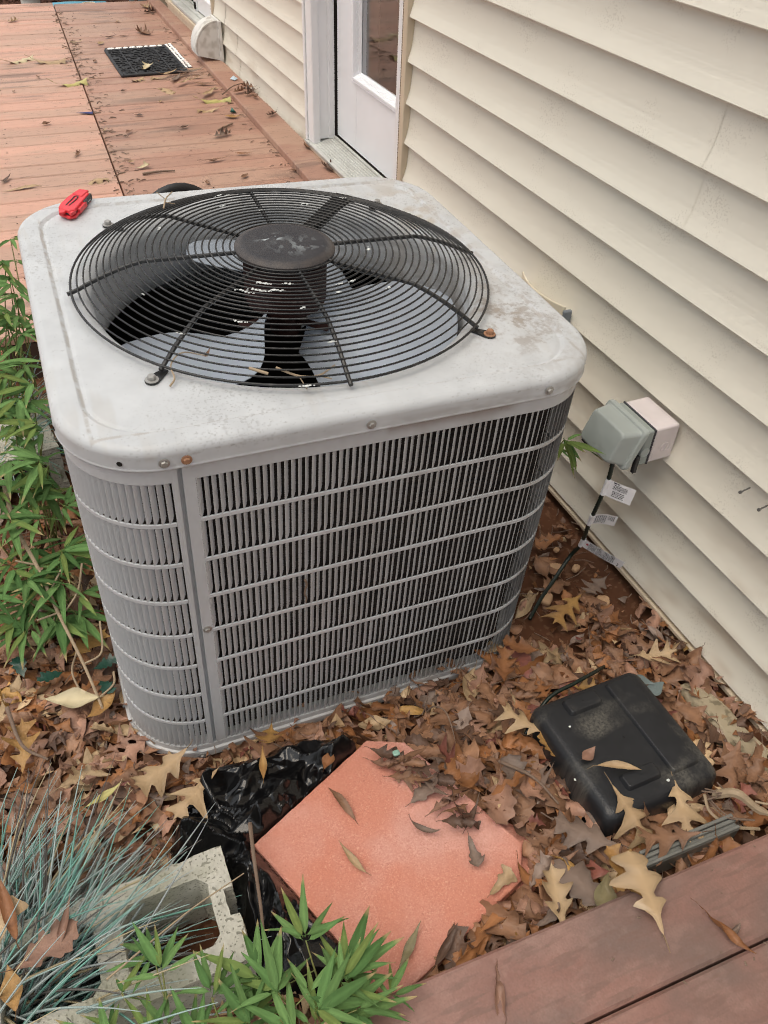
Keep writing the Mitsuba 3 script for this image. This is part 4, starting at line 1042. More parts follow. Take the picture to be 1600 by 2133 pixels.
# black plastic box
bx = thing('plastic_box', 'black plastic utility box lid sunk in the leaves between deck and siding', 'utility box')
BXM = trans(-0.327, -0.330, -0.008) @ rot(Z, math.radians(0.5)) @ rot(X, -0.02)
def rr2(a, b, r, z, n=7):
    out = []
    for k, (sx, sy) in enumerate(((1, 1), (-1, 1), (-1, -1), (1, -1))):
        for t in np.linspace(0, PI / 2, n) + k * PI / 2:
            out.append((sx * (a / 2 - r) + r * math.cos(t), sy * (b / 2 - r) + r * math.sin(t), z))
    return np.array(out)
bw, bl, bh = 0.260, 0.272, 0.125
lev = [(bw + .004, bl + .004, 0.022, 0.02), (bw + .003, bl + .003, 0.022, 0.07), (bw + 0.001, bl + 0.001, 0.022, bh - 0.028)]
for t in np.linspace(0.15, 1, 6): lev.append((bw - 0.040 * (1 - math.cos(t * PI / 2)), bl - 0.040 * (1 - math.cos(t * PI / 2)), 0.021, bh - 0.026 + 0.026 * math.sin(t * PI / 2)))
lev += [(bw - 0.06, bl - 0.06, 0.02, bh + 0.0012), (0.002, 0.002, 0.0008, bh + 0.002)]
part(bx, 'lid', rings(np.array([rr2(*l) for l in lev])), 'box_black', 40, M=BXM)
def boss(cx, cy, sx, sy, h):
    l = [(sx + 0.008, sy + 0.008, 0.008, bh - 0.002), (sx + 0.005, sy + 0.005, 0.007, bh + 0.003), (sx, sy, 0.006, bh + h), (sx - 0.004, sy - 0.004, 0.005, bh + h + 0.0012), (0.002, 0.002, 0.0008, bh + h + 0.0014)]
    return moved(rings(np.array([rr2(*q, n=5) for q in l])), trans(cx, cy, 0))
for cx, cy, sx, sy, h in ((-0.030, 0.098, 0.072, 0.032, 0.010), (-0.024, -0.082, 0.072, 0.028, 0.010), (0.068, 0.008, 0.058, 0.214, 0.0075)):
    part(bx, 'raised_panel', boss(cx, cy, sx, sy, h), 'box_black', 40, M=BXM)
single('wire', tube(spline([(-0.470, -0.215, 0.05), (-0.40, -0.178, 0.085), (-0.33, -0.168, 0.09), (-0.27, -0.15, 0.07), (-0.2, -0.12, 0.03)], 8), 0.0042, 8), 'cord_green', 'dark wire running through leaves behind the black box', 'wire', smooth=True)
def stone_mesh(sx, sy, sz, seed):
    m = trimesh.creation.icosphere(4, 1.0)
    v = m.vertices.copy()
    v = np.sign(v) * np.abs(v) ** 0.62
    v *= np.array([sx, sy, sz]) / 2
    n = v / np.linalg.norm(v, axis=1, keepdims=True)
    v = v + n * ((npnoise(v, 22, seed) - 0.5) * 0.03 + (npnoise(v, 90, seed) - 0.5) * 0.006)[:, None] * min(1, sz / 0.06)
    return vf(v, m.faces)
single('long_stone', stone_mesh(0.065, 0.36, 0.075, 3), 'old_stone', 'long lichen spotted stone lying along the wall right of the black box', 'stone', smooth=40, M=trans(-0.072, -0.42, 0.035) @ rot(Z, 0.06))
part_bar = thing('metal_bar', 'grey grooved metal channel along the edge of the near deck', 'metal bar')
part(part_bar, 'channel', cat([cbox(-0.415, -0.215, -0.548, -0.520, 0.04, 0.098, 0.002), cbox(-0.415, -0.215, -0.535, -0.528, 0.0985, 0.104, 0.001), cbox(-0.415, -0.215, -0.5265, -0.520, 0.0985, 0.106, 0.001), cbox(-0.415, -0.215, -0.547, -0.541, 0.0985, 0.102, 0.001)]), 'bar_gray', 30, M=trans(0, -0.014, 0) @ rot(Z, -0.03))
part(part_bar, 'end_cap', cbox(-0.421, -0.4155, -0.546, -0.520, 0.04, 0.1, 0.003), 'bar_gray', 30, M=trans(0, -0.014, 0) @ rot(Z, -0.03))
rp = np.random.default_rng(12)
peb = [(-0.135, 0.191, 0.014, 0.036, 'flat tan pebble on bare soil left of the cord'), (-0.086, 0.173, 0.012, 0.022, 'small round tan pebble on bare soil right of the cord'), (-0.212, 0.108, 0.016, 0.040, 'tan pebble beneath the cord at the edge of the leaves'), (-0.094, 0.250, 0.01, 0.018, 'tiny yellowish pebble on the bare soil nearest the unit'),
       (-0.092, 0.050, 0.02, 0.036, 'pale tan pebble among leaves by the siding')]
for x, y, z, s, lb in peb:
    single('pebble', stone_mesh(s, s * rp.uniform(0.6, 0.9), s * 0.55, int(x * -1000)), 'pebble_tan', lb, 'pebble', smooth=True, M=trans(x, y, z) @ rot(Z, rp.uniform(0, 3)))
pt = pot('flower_pot', 'terracotta flower pot behind the bamboo left of the unit', -1.37, 1.30, 0.05, 0.075, 0.15, 'terracotta', 0.10)

# ------------------------------------------------------------------ dry leaves
LOBES = {
    'oak': dict(l=[(0.30, 0.20, 0.07), (0.54, 0.34, 0.075), (0.80, 0.22, 0.065)], w0=0.075, shear=0.38, tip=0.10),
    'deep': dict(l=[(0.26, 0.16, 0.05), (0.50, 0.40, 0.060), (0.78, 0.30, 0.055)], w0=0.055, shear=0.50, tip=0.07),
    'white': dict(l=[(0.25, 0.15, 0.08), (0.45, 0.22, 0.075), (0.66, 0.26, 0.08), (0.86, 0.17, 0.07)], w0=0.09, shear=0.25, tip=0.12),
    'bur': dict(l=[(0.28, 0.17, 0.07), (0.56, 0.38, 0.085), (0.86, 0.27, 0.09)], w0=0.055, shear=0.32, tip=0.2),
    'tri': dict(l=[(0.62, 0.10, 0.09), (0.84, 0.33, 0.085)], w0=0.10, shear=0.10, tip=0.14),
    'oval': dict(l=[(0.48, 0.20, 0.28)], w0=0.06, shear=0.0, tip=0.05),
    'willow': dict(l=[(0.45, 0.085, 0.28)], w0=0.02, shear=0.0, tip=0.02),
}
TONES = {
    'brown': ((0.215, 0.115, 0.066), (0.150, 0.080, 0.047)), 'dark': ((0.105, 0.060, 0.040), (0.075, 0.043, 0.030)), 'tan': ((0.40, 0.285, 0.165), (0.30, 0.20, 0.11)),
    'rust': ((0.24, 0.105, 0.042), (0.17, 0.07, 0.03)), 'gold': ((0.36, 0.21, 0.07), (0.25, 0.13, 0.045)), 'gray': ((0.20, 0.145, 0.115), (0.15, 0.105, 0.082)), 'pale': ((0.50, 0.43, 0.28), (0.40, 0.32, 0.18)),
    'lime': ((0.42, 0.40, 0.16), (0.36, 0.30, 0.10)), 'olive': ((0.22, 0.20, 0.11), (0.16, 0.12, 0.06)), 'pink': ((0.26, 0.145, 0.098), (0.19, 0.105, 0.075)), 'red': ((0.17, 0.062, 0.045), (0.12, 0.04, 0.03)),
}
def leaf(kind, rng, curl=0.6, bend=0.5, twist=0.3, tone='brown', nt=22, nc=2, stem=True, ripple=0.06):
    """one leaf of unit length along +x from its stalk; returns mesh and vertex colours."""
    q = LOBES[kind]
    ts = np.linspace(0, 1, nt)
    side = []
    for sgn in (1, -1):
        w = q['w0'] * np.sin(PI * np.clip(ts * 0.96 + 0.03, 0, 1)) ** 0.6
        for t0, a, s in q['l']:
            w = np.maximum(w, 0) + a * rng.uniform(0.75, 1.15) * np.exp(-((ts - t0 - rng.normal(0, 0.018)) / (s * rng.uniform(0.8, 1.2))) ** 2)
        w *= np.clip(ts / 0.05, 0.12, 1) * np.clip((1.0 - ts) / 0.09, 0, 1) ** 0.55
        w = np.maximum(w, 0.002)
        side.append(w)
    cols = np.linspace(-1, 1, 2 * nc + 1)
    Xs, Ys = [], []
    for c in cols:
        w = side[0] if c >= 0 else side[1]
        y = c * w
        Xs.append(ts + q['shear'] * np.abs(y) - q['shear'] * 0.04)
        Ys.append(y)
    x = np.array(Xs).T; y = np.array(Ys).T
    z = -0.10 * np.abs(y) * 0
    P = np.stack([x, y, 0 * x], -1)
    s0 = rng.uniform(0, 99)
    z = ripple * (npnoise(P.reshape(-1, 3) + s0, 5.0).reshape(x.shape) - 0.5) + 0.4 * ripple * (npnoise(P.reshape(-1, 3) + s0, 13.0).reshape(x.shape) - 0.5)
    # curl across the midrib
    k = curl * 4.0 * (0.7 + 0.6 * x)
    ang = y * k
    yy = np.where(np.abs(k) > 1e-4, np.sin(ang) / np.where(np.abs(k) < 1e-4, 1, k), y)
    zz = np.where(np.abs(k) > 1e-4, (1 - np.cos(ang)) / np.where(np.abs(k) < 1e-4, 1, k), 0) + z
    # twist and bend along it
    tw = twist * (x - 0.5)
    y2 = yy * np.cos(tw) - zz * np.sin(tw); z2 = yy * np.sin(tw) + zz * np.cos(tw)
    b = bend * 1.6
    if abs(b) > 1e-3:
        a = (x - 0.5) * b
        rad = 1 / b - z2
        x2 = rad * np.sin(a) + 0.5; z2 = 1 / b - rad * np.cos(a)
    else: x2 = x
    V = np.stack([x2, y2, z2], -1)
    m = 2 * nc + 1
    f = grid_faces(nt, m)
    c0, c1 = map(np.array, TONES[tone])
    nz = npnoise(P.reshape(-1, 3) + s0, 3.0)[:, None]
    col = c0 * nz + c1 * (1 - nz)
    cc = np.broadcast_to(np.abs(cols)[None], (nt, m)).reshape(-1, 1)
    edge = (cc > 0.9) * (npnoise(P.reshape(-1, 3) + s0 + 5, 4.0)[:, None] > 0.5)
    col = col * np.where(cc < 0.05, 1.18, 1.0) * (1 - 0.3 * edge)
    mesh = quads(V.reshape(-1, 3), f)
    if stem:
        c = V[0, nc]; c1_ = V[1, nc]
        d = c - c1_; d /= np.linalg.norm(d)
        P_ = [c + 0.0 * d, c + d * 0.08 + [0, 0.004, 0.008], c + d * rng.uniform(0.14, 0.22) + [0, rng.normal(0, 0.02), rng.uniform(-0.01, 0.04)]]
        st = tube(P_, [0.010, 0.008, 0.006], 3, False)
        n0 = len(mesh.vertices)
        mesh = vf(np.vstack([mesh.vertices, st.vertices]), np.vstack([mesh.faces, st.faces + n0]))
        col = np.vstack([col, np.broadcast_to(c1 * 0.8, (len(st.vertices), 3))])
    return mesh, col
def leaf_shape(kind, seed, tone, L_=None, bsdf='dry_leaf', **kw):
    rng = np.random.default_rng(seed)
    m, c = leaf(kind, rng, tone=tone, **kw)
    return mikit.ply(m, bsdf, smooth=True, color=c)
def place(p, L_, yaw, tilt=0.0, roll=0.0):
    return trans(*p) @ rot(Z, yaw) @ rot(Y, -tilt) @ rot(X, roll) @ scl(L_) @ trans(-0.5, 0, 0)
SEED = [100]
def one_leaf(label, p, L_, yaw, kind, tone, tilt=0.0, roll=0.0, group=None, bsdf='dry_leaf', cat_='leaf', **kw):
    SEED[0] += 1
    k = thing('fallen_leaf', label, cat_, group)
    scene[k] = {**leaf_shape(kind, SEED[0], tone, bsdf=bsdf, **kw), 'to_world': T(place(p, L_, math.radians(yaw), tilt, roll))}
    return k
# footprints the litter keeps out of
AC2 = np.linalg.inv(AM)
def free(x, y, r=0.0):
    u = AC2 @ np.array([x, y, 0.02, 1])
    if abs(u[0]) < 0.432 + r and abs(u[1]) < 0.432 + r:
        kx, ky = abs(u[0]) - 0.31, abs(u[1]) - 0.31
        if not (kx > 0 and ky > 0 and math.hypot(kx, ky) > 0.125): return False
    if abs(x + 0.327) < 0.128 and abs(y + 0.330) < 0.134: return False
    if PAVP.contains(Point(x, y)): return False
    if abs(x + 1.297) < 0.2 and abs(y + 0.352) < 0.10: return False
    if x > 0.0 or (y < -0.60 and x > -1.03): return False
    if BAGP.contains(Point(x, y)): return False
    return True
BAGP = Polygon(BP).buffer(-0.018)
PAVP = Polygon(PAVER).buffer(0.016)
KINDS = ['oak', 'deep', 'white', 'tri', 'oval', 'willow']
KP = [0.19, 0.11, 0.27, 0.10, 0.23, 0.10]
TN = ['brown', 'dark', 'tan', 'rust', 'gray', 'pink', 'red', 'gold']
TP_L = [0.34, 0.08, 0.13, 0.20, 0.03, 0.20, 0.01, 0.01]
TP_R = [0.42, 0.13, 0.055, 0.17, 0.06, 0.125, 0.03, 0.01]
rl = np.random.default_rng(77)
VAR = []
for i in range(60):
    kd = rl.choice(KINDS, p=KP)
    VAR.append(leaf(kd, rl, curl=rl.normal(0.35, 1.0), bend=rl.normal(0.25, 0.75), twist=rl.normal(0, 1.1), tone='brown', nt=15, nc=2, stem=rl.uniform() < 0.6, ripple=0.13))
VARI = [leaf(k_, rl, curl=rl.normal(0.4, 0.8), bend=rl.normal(0.25, 0.6), twist=rl.normal(0, 0.9), tone='brown', nt=22, nc=2, ripple=0.11) for k_ in ['oak', 'deep', 'white', 'bur', 'white', 'tri', 'oval', 'white', 'oak', 'bur', 'oval', 'white', 'deep', 'willow', 'oak', 'tri']]
def tint(col, tone, rng):
    b0 = np.array(TONES['brown'][0]); c0 = np.array(TONES[tone][0])
    return np.clip(col * (c0 / b0) * rng.uniform(0.85, 1.35), 0, 1)
def litter_pose(x, y, layer, rng, L_):
    return place((x, y, float(litter_z(x, y)) + layer + abs(rng.normal(0, 0.004))), L_, rng.uniform(0, 2 * PI), rng.normal(0.05, 0.28), rng.normal(0, 0.4) + (PI if rng.uniform() < 0.35 else 0))
vs, fs, cs, n0 = [], [], [], 0
def bare(x, y):
    """the patch of bare soil between the unit and the wall, and behind it."""
    return x > -0.36 and 0.03 + 0.07 * math.sin(x * 30) < y < 1.45
count = 0
spots = []
while count < 2650:
    x, y = rl.uniform(-1.95, 0.02), rl.uniform(-0.62, 1.45)
    if y > 0.75 and rl.uniform() < 0.6: continue
    if x < -1.6 and rl.uniform() < 0.5: continue
    if not free(x, y, 0.006): continue
    if bare(x, y) and rl.uniform() < 0.93: continue
    count += 1
    right = x > -0.85
    small = rl.uniform() < 0.3
    L_ = rl.uniform(0.03, 0.06) if small else rl.uniform(0.06, 0.12)
    m, c = VAR[rl.integers(len(VAR))]
    near_ac = not free(x, y, 0.07) and free(x, y, 0.0) and y < 0.1 and x > -1.35
    layer = (rl.uniform(0.002, 0.010) if near_ac and y > -0.12 else rl.uniform(0.004, 0.024)) + (0.012 if y < -0.1 and right else 0)
    v = trimesh.transform_points(m.vertices, litter_pose(x, y, layer, rl, L_))
    zmax = 0.10 if y < -0.1 else 0.075
    v[:, 2] = np.minimum(v[:, 2], zmax + 0.2 * (v[:, 2] - zmax) * (v[:, 2] > zmax))
    vs.append(v); fs.append(m.faces + n0); n0 += len(v)
    cs.append(tint(c, rl.choice(TN, p=TP_R if right else TP_L), rl) * (1.28 if right else 1.25))
k = put(mikit.ply(vf(np.vstack(vs), np.vstack(fs)), 'dry_leaf', smooth=True, color=np.vstack(cs)), 'leaf_litter', kind='stuff')
labels[k].update({'label': 'thick layer of dry brown oak leaves covering the ground', 'category': 'leaves'})
# crumbs and bits of twig in the litter
ms = []
fv, ff, fc, n0 = [], [], [], 0
for _ in range(2600):
    x, y = rl.uniform(-1.75, 0.0), rl.uniform(-0.6, 0.8)
    if not free(x, y, 0.004): continue
    if bare(x, y) and rl.uniform() < 0.55: continue
    s_ = rl.uniform(0.006, 0.020)
    k_ = int(rl.integers(4, 7))
    an = np.sort(rl.uniform(0, 2 * PI, k_))
    v = np.stack([np.cos(an) * s_ * rl.uniform(0.5, 1, k_), np.sin(an) * s_ * rl.uniform(0.4, 0.9, k_), rl.normal(0, 0.22 * s_, k_)], 1)
    v = np.vstack([[0, 0, 0.2 * s_], v])
    v = trimesh.transform_points(v, trans(x, y, float(litter_z(x, y)) + rl.uniform(0.014, 0.045 if not bare(x, y) else 0.016)) @ rot(Z, rl.uniform(0, 6.3)) @ rot(X, rl.normal(0, 0.45)))
    fv.append(v); ff.append(np.array([[0, 1 + i, 1 + (i + 1) % k_] for i in range(k_)]) + n0); n0 += len(v)
    c0 = np.array(TONES[str(rl.choice(TN, p=TP_L))][int(rl.integers(2))]) * rl.uniform(0.7, 1.3)
    fc.append(np.broadcast_to(c0, (len(v), 3)))
k = put(mikit.ply(vf(np.vstack(fv), np.vstack(ff)), 'dry_leaf', smooth=False, color=np.vstack(fc)), 'leaf_crumbs', kind='stuff')
labels[k].update({'label': 'small broken crumbs of dry leaves mixed into the litter', 'category': 'leaves'})
for _ in range(500):
    x, y = rl.uniform(-1.7, 0.0), rl.uniform(-0.6, 0.8)
    if not free(x, y, 0.01): continue
    L_ = rl.uniform(0.02, 0.09)
    a = rl.uniform(0, 2 * PI)
    z = float(litter_z(x, y)) + rl.uniform(0.012, 0.035)
    d = np.array([math.cos(a), math.sin(a), rl.normal(0, 0.15)])
    p0 = np.array([x, y, z])
    ms.append(tube([p0, p0 + d * L_ / 2 + rl.normal(0, 0.003, 3), p0 + d * L_], rl.uniform(0.0007, 0.0017), 4))
k = put(mikit.ply(cat(ms), 'twig_brown', smooth=True), 'twig_litter', kind='stuff')
labels[k].update({'label': 'thin brown twig bits scattered through the dry leaves', 'category': 'twigs'})
# the top layer as single leaves
TWORD = {'brown': 'brown', 'dark': 'very dark brown', 'tan': 'light tan', 'rust': 'rust coloured', 'gray': 'greyish brown', 'pink': 'pinkish brown', 'red': 'dark red', 'gold': 'golden'}
KWORD = {'oak': 'pointed oak', 'deep': 'deeply lobed oak', 'white': 'round lobed oak', 'bur': 'broad ended oak', 'tri': 'three pointed', 'oval': 'oval', 'willow': 'narrow'}
VKIND = ['oak', 'deep', 'white', 'bur', 'white', 'tri', 'oval', 'white', 'oak', 'bur', 'oval', 'white', 'deep', 'willow', 'oak', 'tri']
def where(x, y):
    if x < -1.24: return 'left of the unit, far back by the bamboo' if y > 0.25 else 'on the litter left of the unit front corner' if y > -0.02 else 'beneath the blue green grass'
    if y > -0.11 and x < -0.80: return 'between the unit base and the black bag'
    if y > -0.11 and x < -0.52: return 'along the front of the unit base, right half'
    if y > -0.13: return 'between the unit corner and siding' if x > -0.36 else 'at the front right corner of the unit'
    if x > -0.18: return 'between the black box and the siding'
    if x > -0.46: return 'between the black box and the near deck' if y < -0.40 else 'close to the black box, on its far side'
    if x > -0.60: return 'between the red stone and black box, nearer half' if y < -0.32 else 'between the red stone and black box, farther half'
    if y < -0.35: return 'by the deck beside the red stone'
    if x > -0.8: return 'along the far right edge of the red stone'
    return 'around the concrete block and black bag'
SH = {}
def leaf_inst(vi, tone, b):
    if (vi, tone, b) not in SH:
        m, c = VARI[vi]
        rr = np.random.default_rng(vi * 7 + b)
        SH[(vi, tone, b)] = mikit.ply(m, 'dry_leaf', smooth=True, color=tint(c, tone, rr))
    return SH[(vi, tone, b)]
count = 0
while count < 215:
    x, y = rl.uniform(-1.62, -0.02), rl.uniform(-0.60, 0.50)
    if not free(x, y, 0.045) or bare(x, y): continue
    count += 1
    right = x > -0.85
    t = rl.choice(TN, p=TP_R if right else TP_L)
    L_ = rl.uniform(0.065, 0.115)
    vi = int(rl.integers(len(VARI)))
    kk = thing('dry_leaf', '%s %s leaf %s' % (TWORD[t], KWORD[VKIND[vi]], where(x, y)), 'leaf', 'dry oak leaves on top of the litter')
    scene[kk] = {**leaf_inst(vi, str(t), int(rl.integers(2))), 'to_world': T(litter_pose(x, y, 0.026 + (0.014 if y < -0.1 and right else 0), rl, L_))}
# leaves one can point to
D = DZ + 0.006
G1 = 'small dry leaves scattered on the far deck'
for lb, (x, y), L_, yaw, kd, tn, kw in [
    ('large tan leaf on the far deck just behind the red tool', (-0.828, 2.774), 0.15, 200, 'deep', 'tan', dict(curl=-0.5, bend=-0.5)),
    ('pale tan curled leaf near the left photo edge, its stalk pointing right', (-1.137, 2.785), 0.15, 190, 'willow', 'tan', dict(curl=0.9, bend=-0.2)),
    ('dark thin curled leaf on the deck at the left photo edge', (-1.19, 2.90), 0.11, 60, 'willow', 'dark', dict(curl=2.0, bend=0.6)),
    ('pale tan leaf at the board seam right behind the unit', (-0.63, 2.868), 0.08, 15, 'tri', 'pale', {}),
    ('greenish cream leaf lying across the deck seam', (-0.74, 4.261), 0.20, 10, 'oak', 'lime', dict(curl=-0.8)),
    ('left of two cream leaves on the far left deck', (-0.965, 4.826), 0.20, 25, 'oak', 'pale', dict(curl=-0.9)),
    ('right of two cream leaves side by side on the far left deck', (-0.80, 4.76), 0.20, -10, 'white', 'tan', dict(curl=-0.7)),
    ('cream leaf lying on the black doormat', (-0.305, 4.42), 0.12, 60, 'tri', 'pale', dict(curl=0.6)),
    ('tan star shaped leaf in front of the doormat', (-0.276, 4.00), 0.20, 100, 'deep', 'tan', dict(curl=-0.6, bend=-0.4)),
    ('brown leaf touching the front left edge of the doormat', (-0.391, 4.24), 0.10, 20, 'oak', 'tan', dict(curl=-0.6)),
    ('tan leaf at the middle of the front edge of the doormat', (-0.265, 4.25), 0.10, 160, 'tri', 'tan', dict(curl=-0.5)),
    ('yellow green leaf against the raised edge board', (-0.075, 3.73), 0.18, -8, 'white', 'lime', dict(curl=-0.9)),
    ('brown leaf left of the raised edge board, nearer than the yellow green one', (-0.153, 3.58), 0.13, 170, 'oak', 'tan', dict(curl=-0.7)),
    ('crumpled dark leaf on the deck in front of the edge board', (-0.186, 3.17), 0.12, 20, 'oak', 'gray', dict(curl=1.4)),
    ('yellow green and brown leaf at the joint of the edge board', (-0.06, 3.44), 0.09, -20, 'oval', 'gold', dict(curl=0.4)),
    ('brown leaf lying far back on the deck before the doormat, right one', (-0.14, 5.32), 0.16, 120, 'oak', 'brown', dict(curl=1.0)),
    ('dark brown curled leaf behind the doormat, left one', (-0.372, 5.27), 0.11, 30, 'willow', 'dark', dict(curl=1.6)),
    ('pale thin leaf behind the doormat, between two darker ones', (-0.28, 5.28), 0.10, 5, 'willow', 'pink', dict(curl=0.8)),
    ('small pale leaf on the deck left behind the doormat', (-0.452, 5.11), 0.075, 50, 'oval', 'tan', dict(curl=0.8)),
    ('small dark curled leaf on the left deck, middle of the boards', (-0.871, 3.111), 0.06, 60, 'tri', 'brown', dict(curl=1.4)),
    ('dark leaf at the far right corner of the deck', (0.02, 5.95), 0.13, 20, 'oak', 'dark', dict(curl=1.0)),
    ('brown leaf near the far end of the deck by the edge board', (0.03, 6.1), 0.12, 120, 'oak', 'tan', dict(curl=0.8)),
    ('tan leaf far back on the left deck', (-0.92, 5.88), 0.10, 30, 'oak', 'tan', dict(curl=0.8)),
    ('long thin tan leaf on the far left deck beside the seam', (-0.60, 5.2), 0.12, 0, 'willow', 'tan', dict(curl=0.5)),
    ('small curled brown leaf right of the seam, near the unit', (-0.591, 3.359), 0.06, 50, 'oval', 'pink', dict(curl=1.2)),
    ('brown leaf curled at the seam on the right boards', (-0.70, 3.42), 0.06, 60, 'willow', 'tan', dict(curl=1.3)),
    ('thin brown leaf on the boards close behind the unit', (-0.295, 2.859), 0.13, 10, 'willow', 'brown', dict(curl=1.6)),
    ('grey brown leaf on the boards near the edge board foot', (-0.155, 2.90), 0.10, -15, 'willow', 'rust', dict(curl=1.2)),
]:
    one_leaf(lb, (x, y, D + (0.012 if 'on the black doormat' in lb else 0)), L_, yaw, kd, tn, **kw)
for x, y in [(-0.62, 3.30), (-0.5, 3.6), (-0.40, 2.6), (-0.33, 3.35), (-0.2, 4.6), (-0.95, 3.6), (-1.05, 4.2), (-0.9, 2.55), (-1.3, 3.5), (-0.42, 5.6), (-0.25, 5.7), (-0.55, 4.7), (-0.1, 5.0), (-1.2, 5.3), (-0.66, 2.95), (-0.5, 4.05), (-0.23, 2.62), (-0.6, 5.9), (0.0, 2.62), (-0.35, 3.8), (-0.9, 4.45)]:
    one_leaf('small brown leaf scrap on the %s boards, %s' % ('left' if x < -0.7 else 'right' if x > -0.3 else 'middle', 'close behind the unit' if y < 3.0 else 'nearer than the doormat' if y < 4.3 else 'level with or beyond the doormat'), (x, y, D), rl.uniform(0.03, 0.06), rl.uniform(0, 360), 'oval', str(rl.choice(['brown', 'tan', 'dark'])), group=G1, curl=1.0, nt=10)
# leaf debris gathered at the doormat's front corner and along the edge board
for i, (x, y) in enumerate([(-0.14, 4.26), (-0.11, 4.31), (-0.07, 4.28), (-0.18, 4.2), (-0.06, 4.2), (-0.10, 4.12), (-0.04, 4.36), (-0.16, 4.1), (-0.2, 4.28), (-0.05, 4.05), (-0.08, 3.85), (-0.03, 3.9)]):
    one_leaf('thin brown leaf strip in the debris heap at the front right corner of the doormat', (x, y, D + 0.006 * (i % 3)), rl.uniform(0.10, 0.2), rl.uniform(-30, 60), 'willow', str(rl.choice(['brown', 'gray', 'tan'])), group='leaf debris beside the doormat', curl=1.5, bend=0.5)
for i, (x, y) in enumerate([(0.125, 3.74), (0.10, 3.68), (0.115, 3.62), (0.13, 3.80), (0.06, 3.73), (0.12, 2.5), (0.11, 3.3), (0.12, 2.8)]):
    one_leaf('brown leaf scrap on the raised edge board against the siding', (x, y, DZ + 0.042), rl.uniform(0.06, 0.11), rl.uniform(0, 360), 'oak', str(rl.choice(['brown', 'gray', 'dark'])), group='leaf scraps on the edge board', curl=1.3)
def twig(label, P, r, m='twig_brown', name='twig', cat_='twig', branches=(), group=None):
    t = [tube(spline(P, 6), np.linspace(r, r * 0.55, (len(P) - 1) * 6 + 1) if len(P) > 2 else r, 6)]
    for B in branches: t.append(tube(spline(B, 5), r * 0.45, 5))
    return single(name, cat(t), m, label, cat_, group, smooth=True)
twig('straight brown twig on the deck boards close behind the unit', [(-0.64, 2.78, DZ + 0.008), (-0.57, 2.785, DZ + 0.009), (-0.50, 2.78, DZ + 0.007)], 0.006)
twig('thin twig lying across the raised edge board', [(-0.02, 3.78, DZ + 0.02), (0.05, 3.82, DZ + 0.045), (0.13, 3.88, DZ + 0.042)], 0.004)
twig('short brown twig pointing at the edge board, behind the unit', [(-0.18, 3.26, DZ + 0.006), (-0.09, 3.33, DZ + 0.008)], 0.005)
single('blue_scrap', hull([(-0.79, 3.735, D), (-0.715, 3.69, D), (-0.71, 3.73, D), (-0.75, 3.715, D + 0.004)]), 'ink_navy' if 'ink_navy' in scene else mat('ink_navy', (0.03, 0.035, 0.14), 0.6), 'dark blue scrap on the deck at the seam', 'scrap')
single('paper_scrap', hull([(0.085, 4.00, DZ + 0.036), (0.12, 4.06, DZ + 0.036), (0.125, 3.98, DZ + 0.040), (0.10, 3.96, DZ + 0.037), (0.105, 4.0, DZ + 0.046)]), mat('paper_blue', (0.42, 0.52, 0.58), 0.6), 'pale blue paper scrap on the edge board against the siding', 'scrap')
single('green_scrap', hull([(-0.05, 3.52, D), (-0.02, 3.56, D), (-0.02, 3.50, D), (-0.035, 3.535, D + 0.018)]), mat('teal_scrap', (0.05, 0.16, 0.13), 0.6), 'dark teal leaf scrap at the joint of the edge board', 'scrap')
# on the red stone
PZ = 0.074
for lb, (x, y), L_, yaw, kd, tn, kw in [
    ('curled brown leaf on the upper left of the red stone', (-0.872, -0.222), 0.085, 108, 'willow', 'brown', dict(curl=2.6, bend=-0.5, twist=1.2)),
    ('thin twisted leaf in the middle of the red stone', (-0.893, -0.330), 0.082, 108, 'willow', 'tan', dict(curl=2.2, bend=0.8, twist=1.0)),
    ('thin crescent shaped leaf on the right half of the red stone', (-0.752, -0.330), 0.075, -40, 'willow', 'gray', dict(curl=2.2, bend=1.6)),
    ('greenish grey willow shaped leaf on the lower part of the red stone', (-0.858, -0.497), 0.085, 40, 'willow', 'olive', dict(curl=0.8, bend=0.3)),
    ('dark brown rolled leaf on the lower right of the red stone', (-0.805, -0.523), 0.085, 35, 'willow', 'dark', dict(curl=2.8, bend=1.0)),
    ('flat tan leaf on the right corner of the red stone', (-0.672, -0.466), 0.065, 25, 'tri', 'tan', dict(curl=-0.5)),
    ('grey brown leaf with curved tip ending the leaf pile on the stone', (-0.690, -0.400), 0.06, -100, 'tri', 'gray', dict(curl=0.8)),
    ('rolled dark leaf sticking out of the leaf pile on the stone to the right', (-0.660, -0.338), 0.07, 40, 'willow', 'dark', dict(curl=2.5)),
]:
    one_leaf(lb, (x, y, PZ), L_, yaw, kd, tn, **kw)
for i, (x, y) in enumerate([(-0.765, -0.190), (-0.745, -0.195), (-0.725, -0.205), (-0.74, -0.222), (-0.72, -0.238), (-0.705, -0.225), (-0.715, -0.258), (-0.70, -0.275), (-0.685, -0.26), (-0.70, -0.300), (-0.685, -0.318), (-0.692, -0.345), (-0.668, -0.285), (-0.755, -0.172), (-0.71, -0.19), (-0.678, -0.335)]):
    one_leaf('brown leaf in the long pile lying across the right side of the red stone', (x, y, PZ + 0.003 + 0.006 * (i % 3)), rl.uniform(0.05, 0.085), rl.uniform(-80, 40), str(rl.choice(['oak', 'deep', 'white', 'willow'])), str(rl.choice(['brown', 'gray', 'dark', 'pink'])), tilt=rl.normal(0, 0.2), roll=rl.normal(0, 0.4), group='leaf pile on the red stone', curl=rl.normal(0.4, 0.9), bend=rl.normal(0.3, 0.5), twist=rl.normal(0, 0.8))
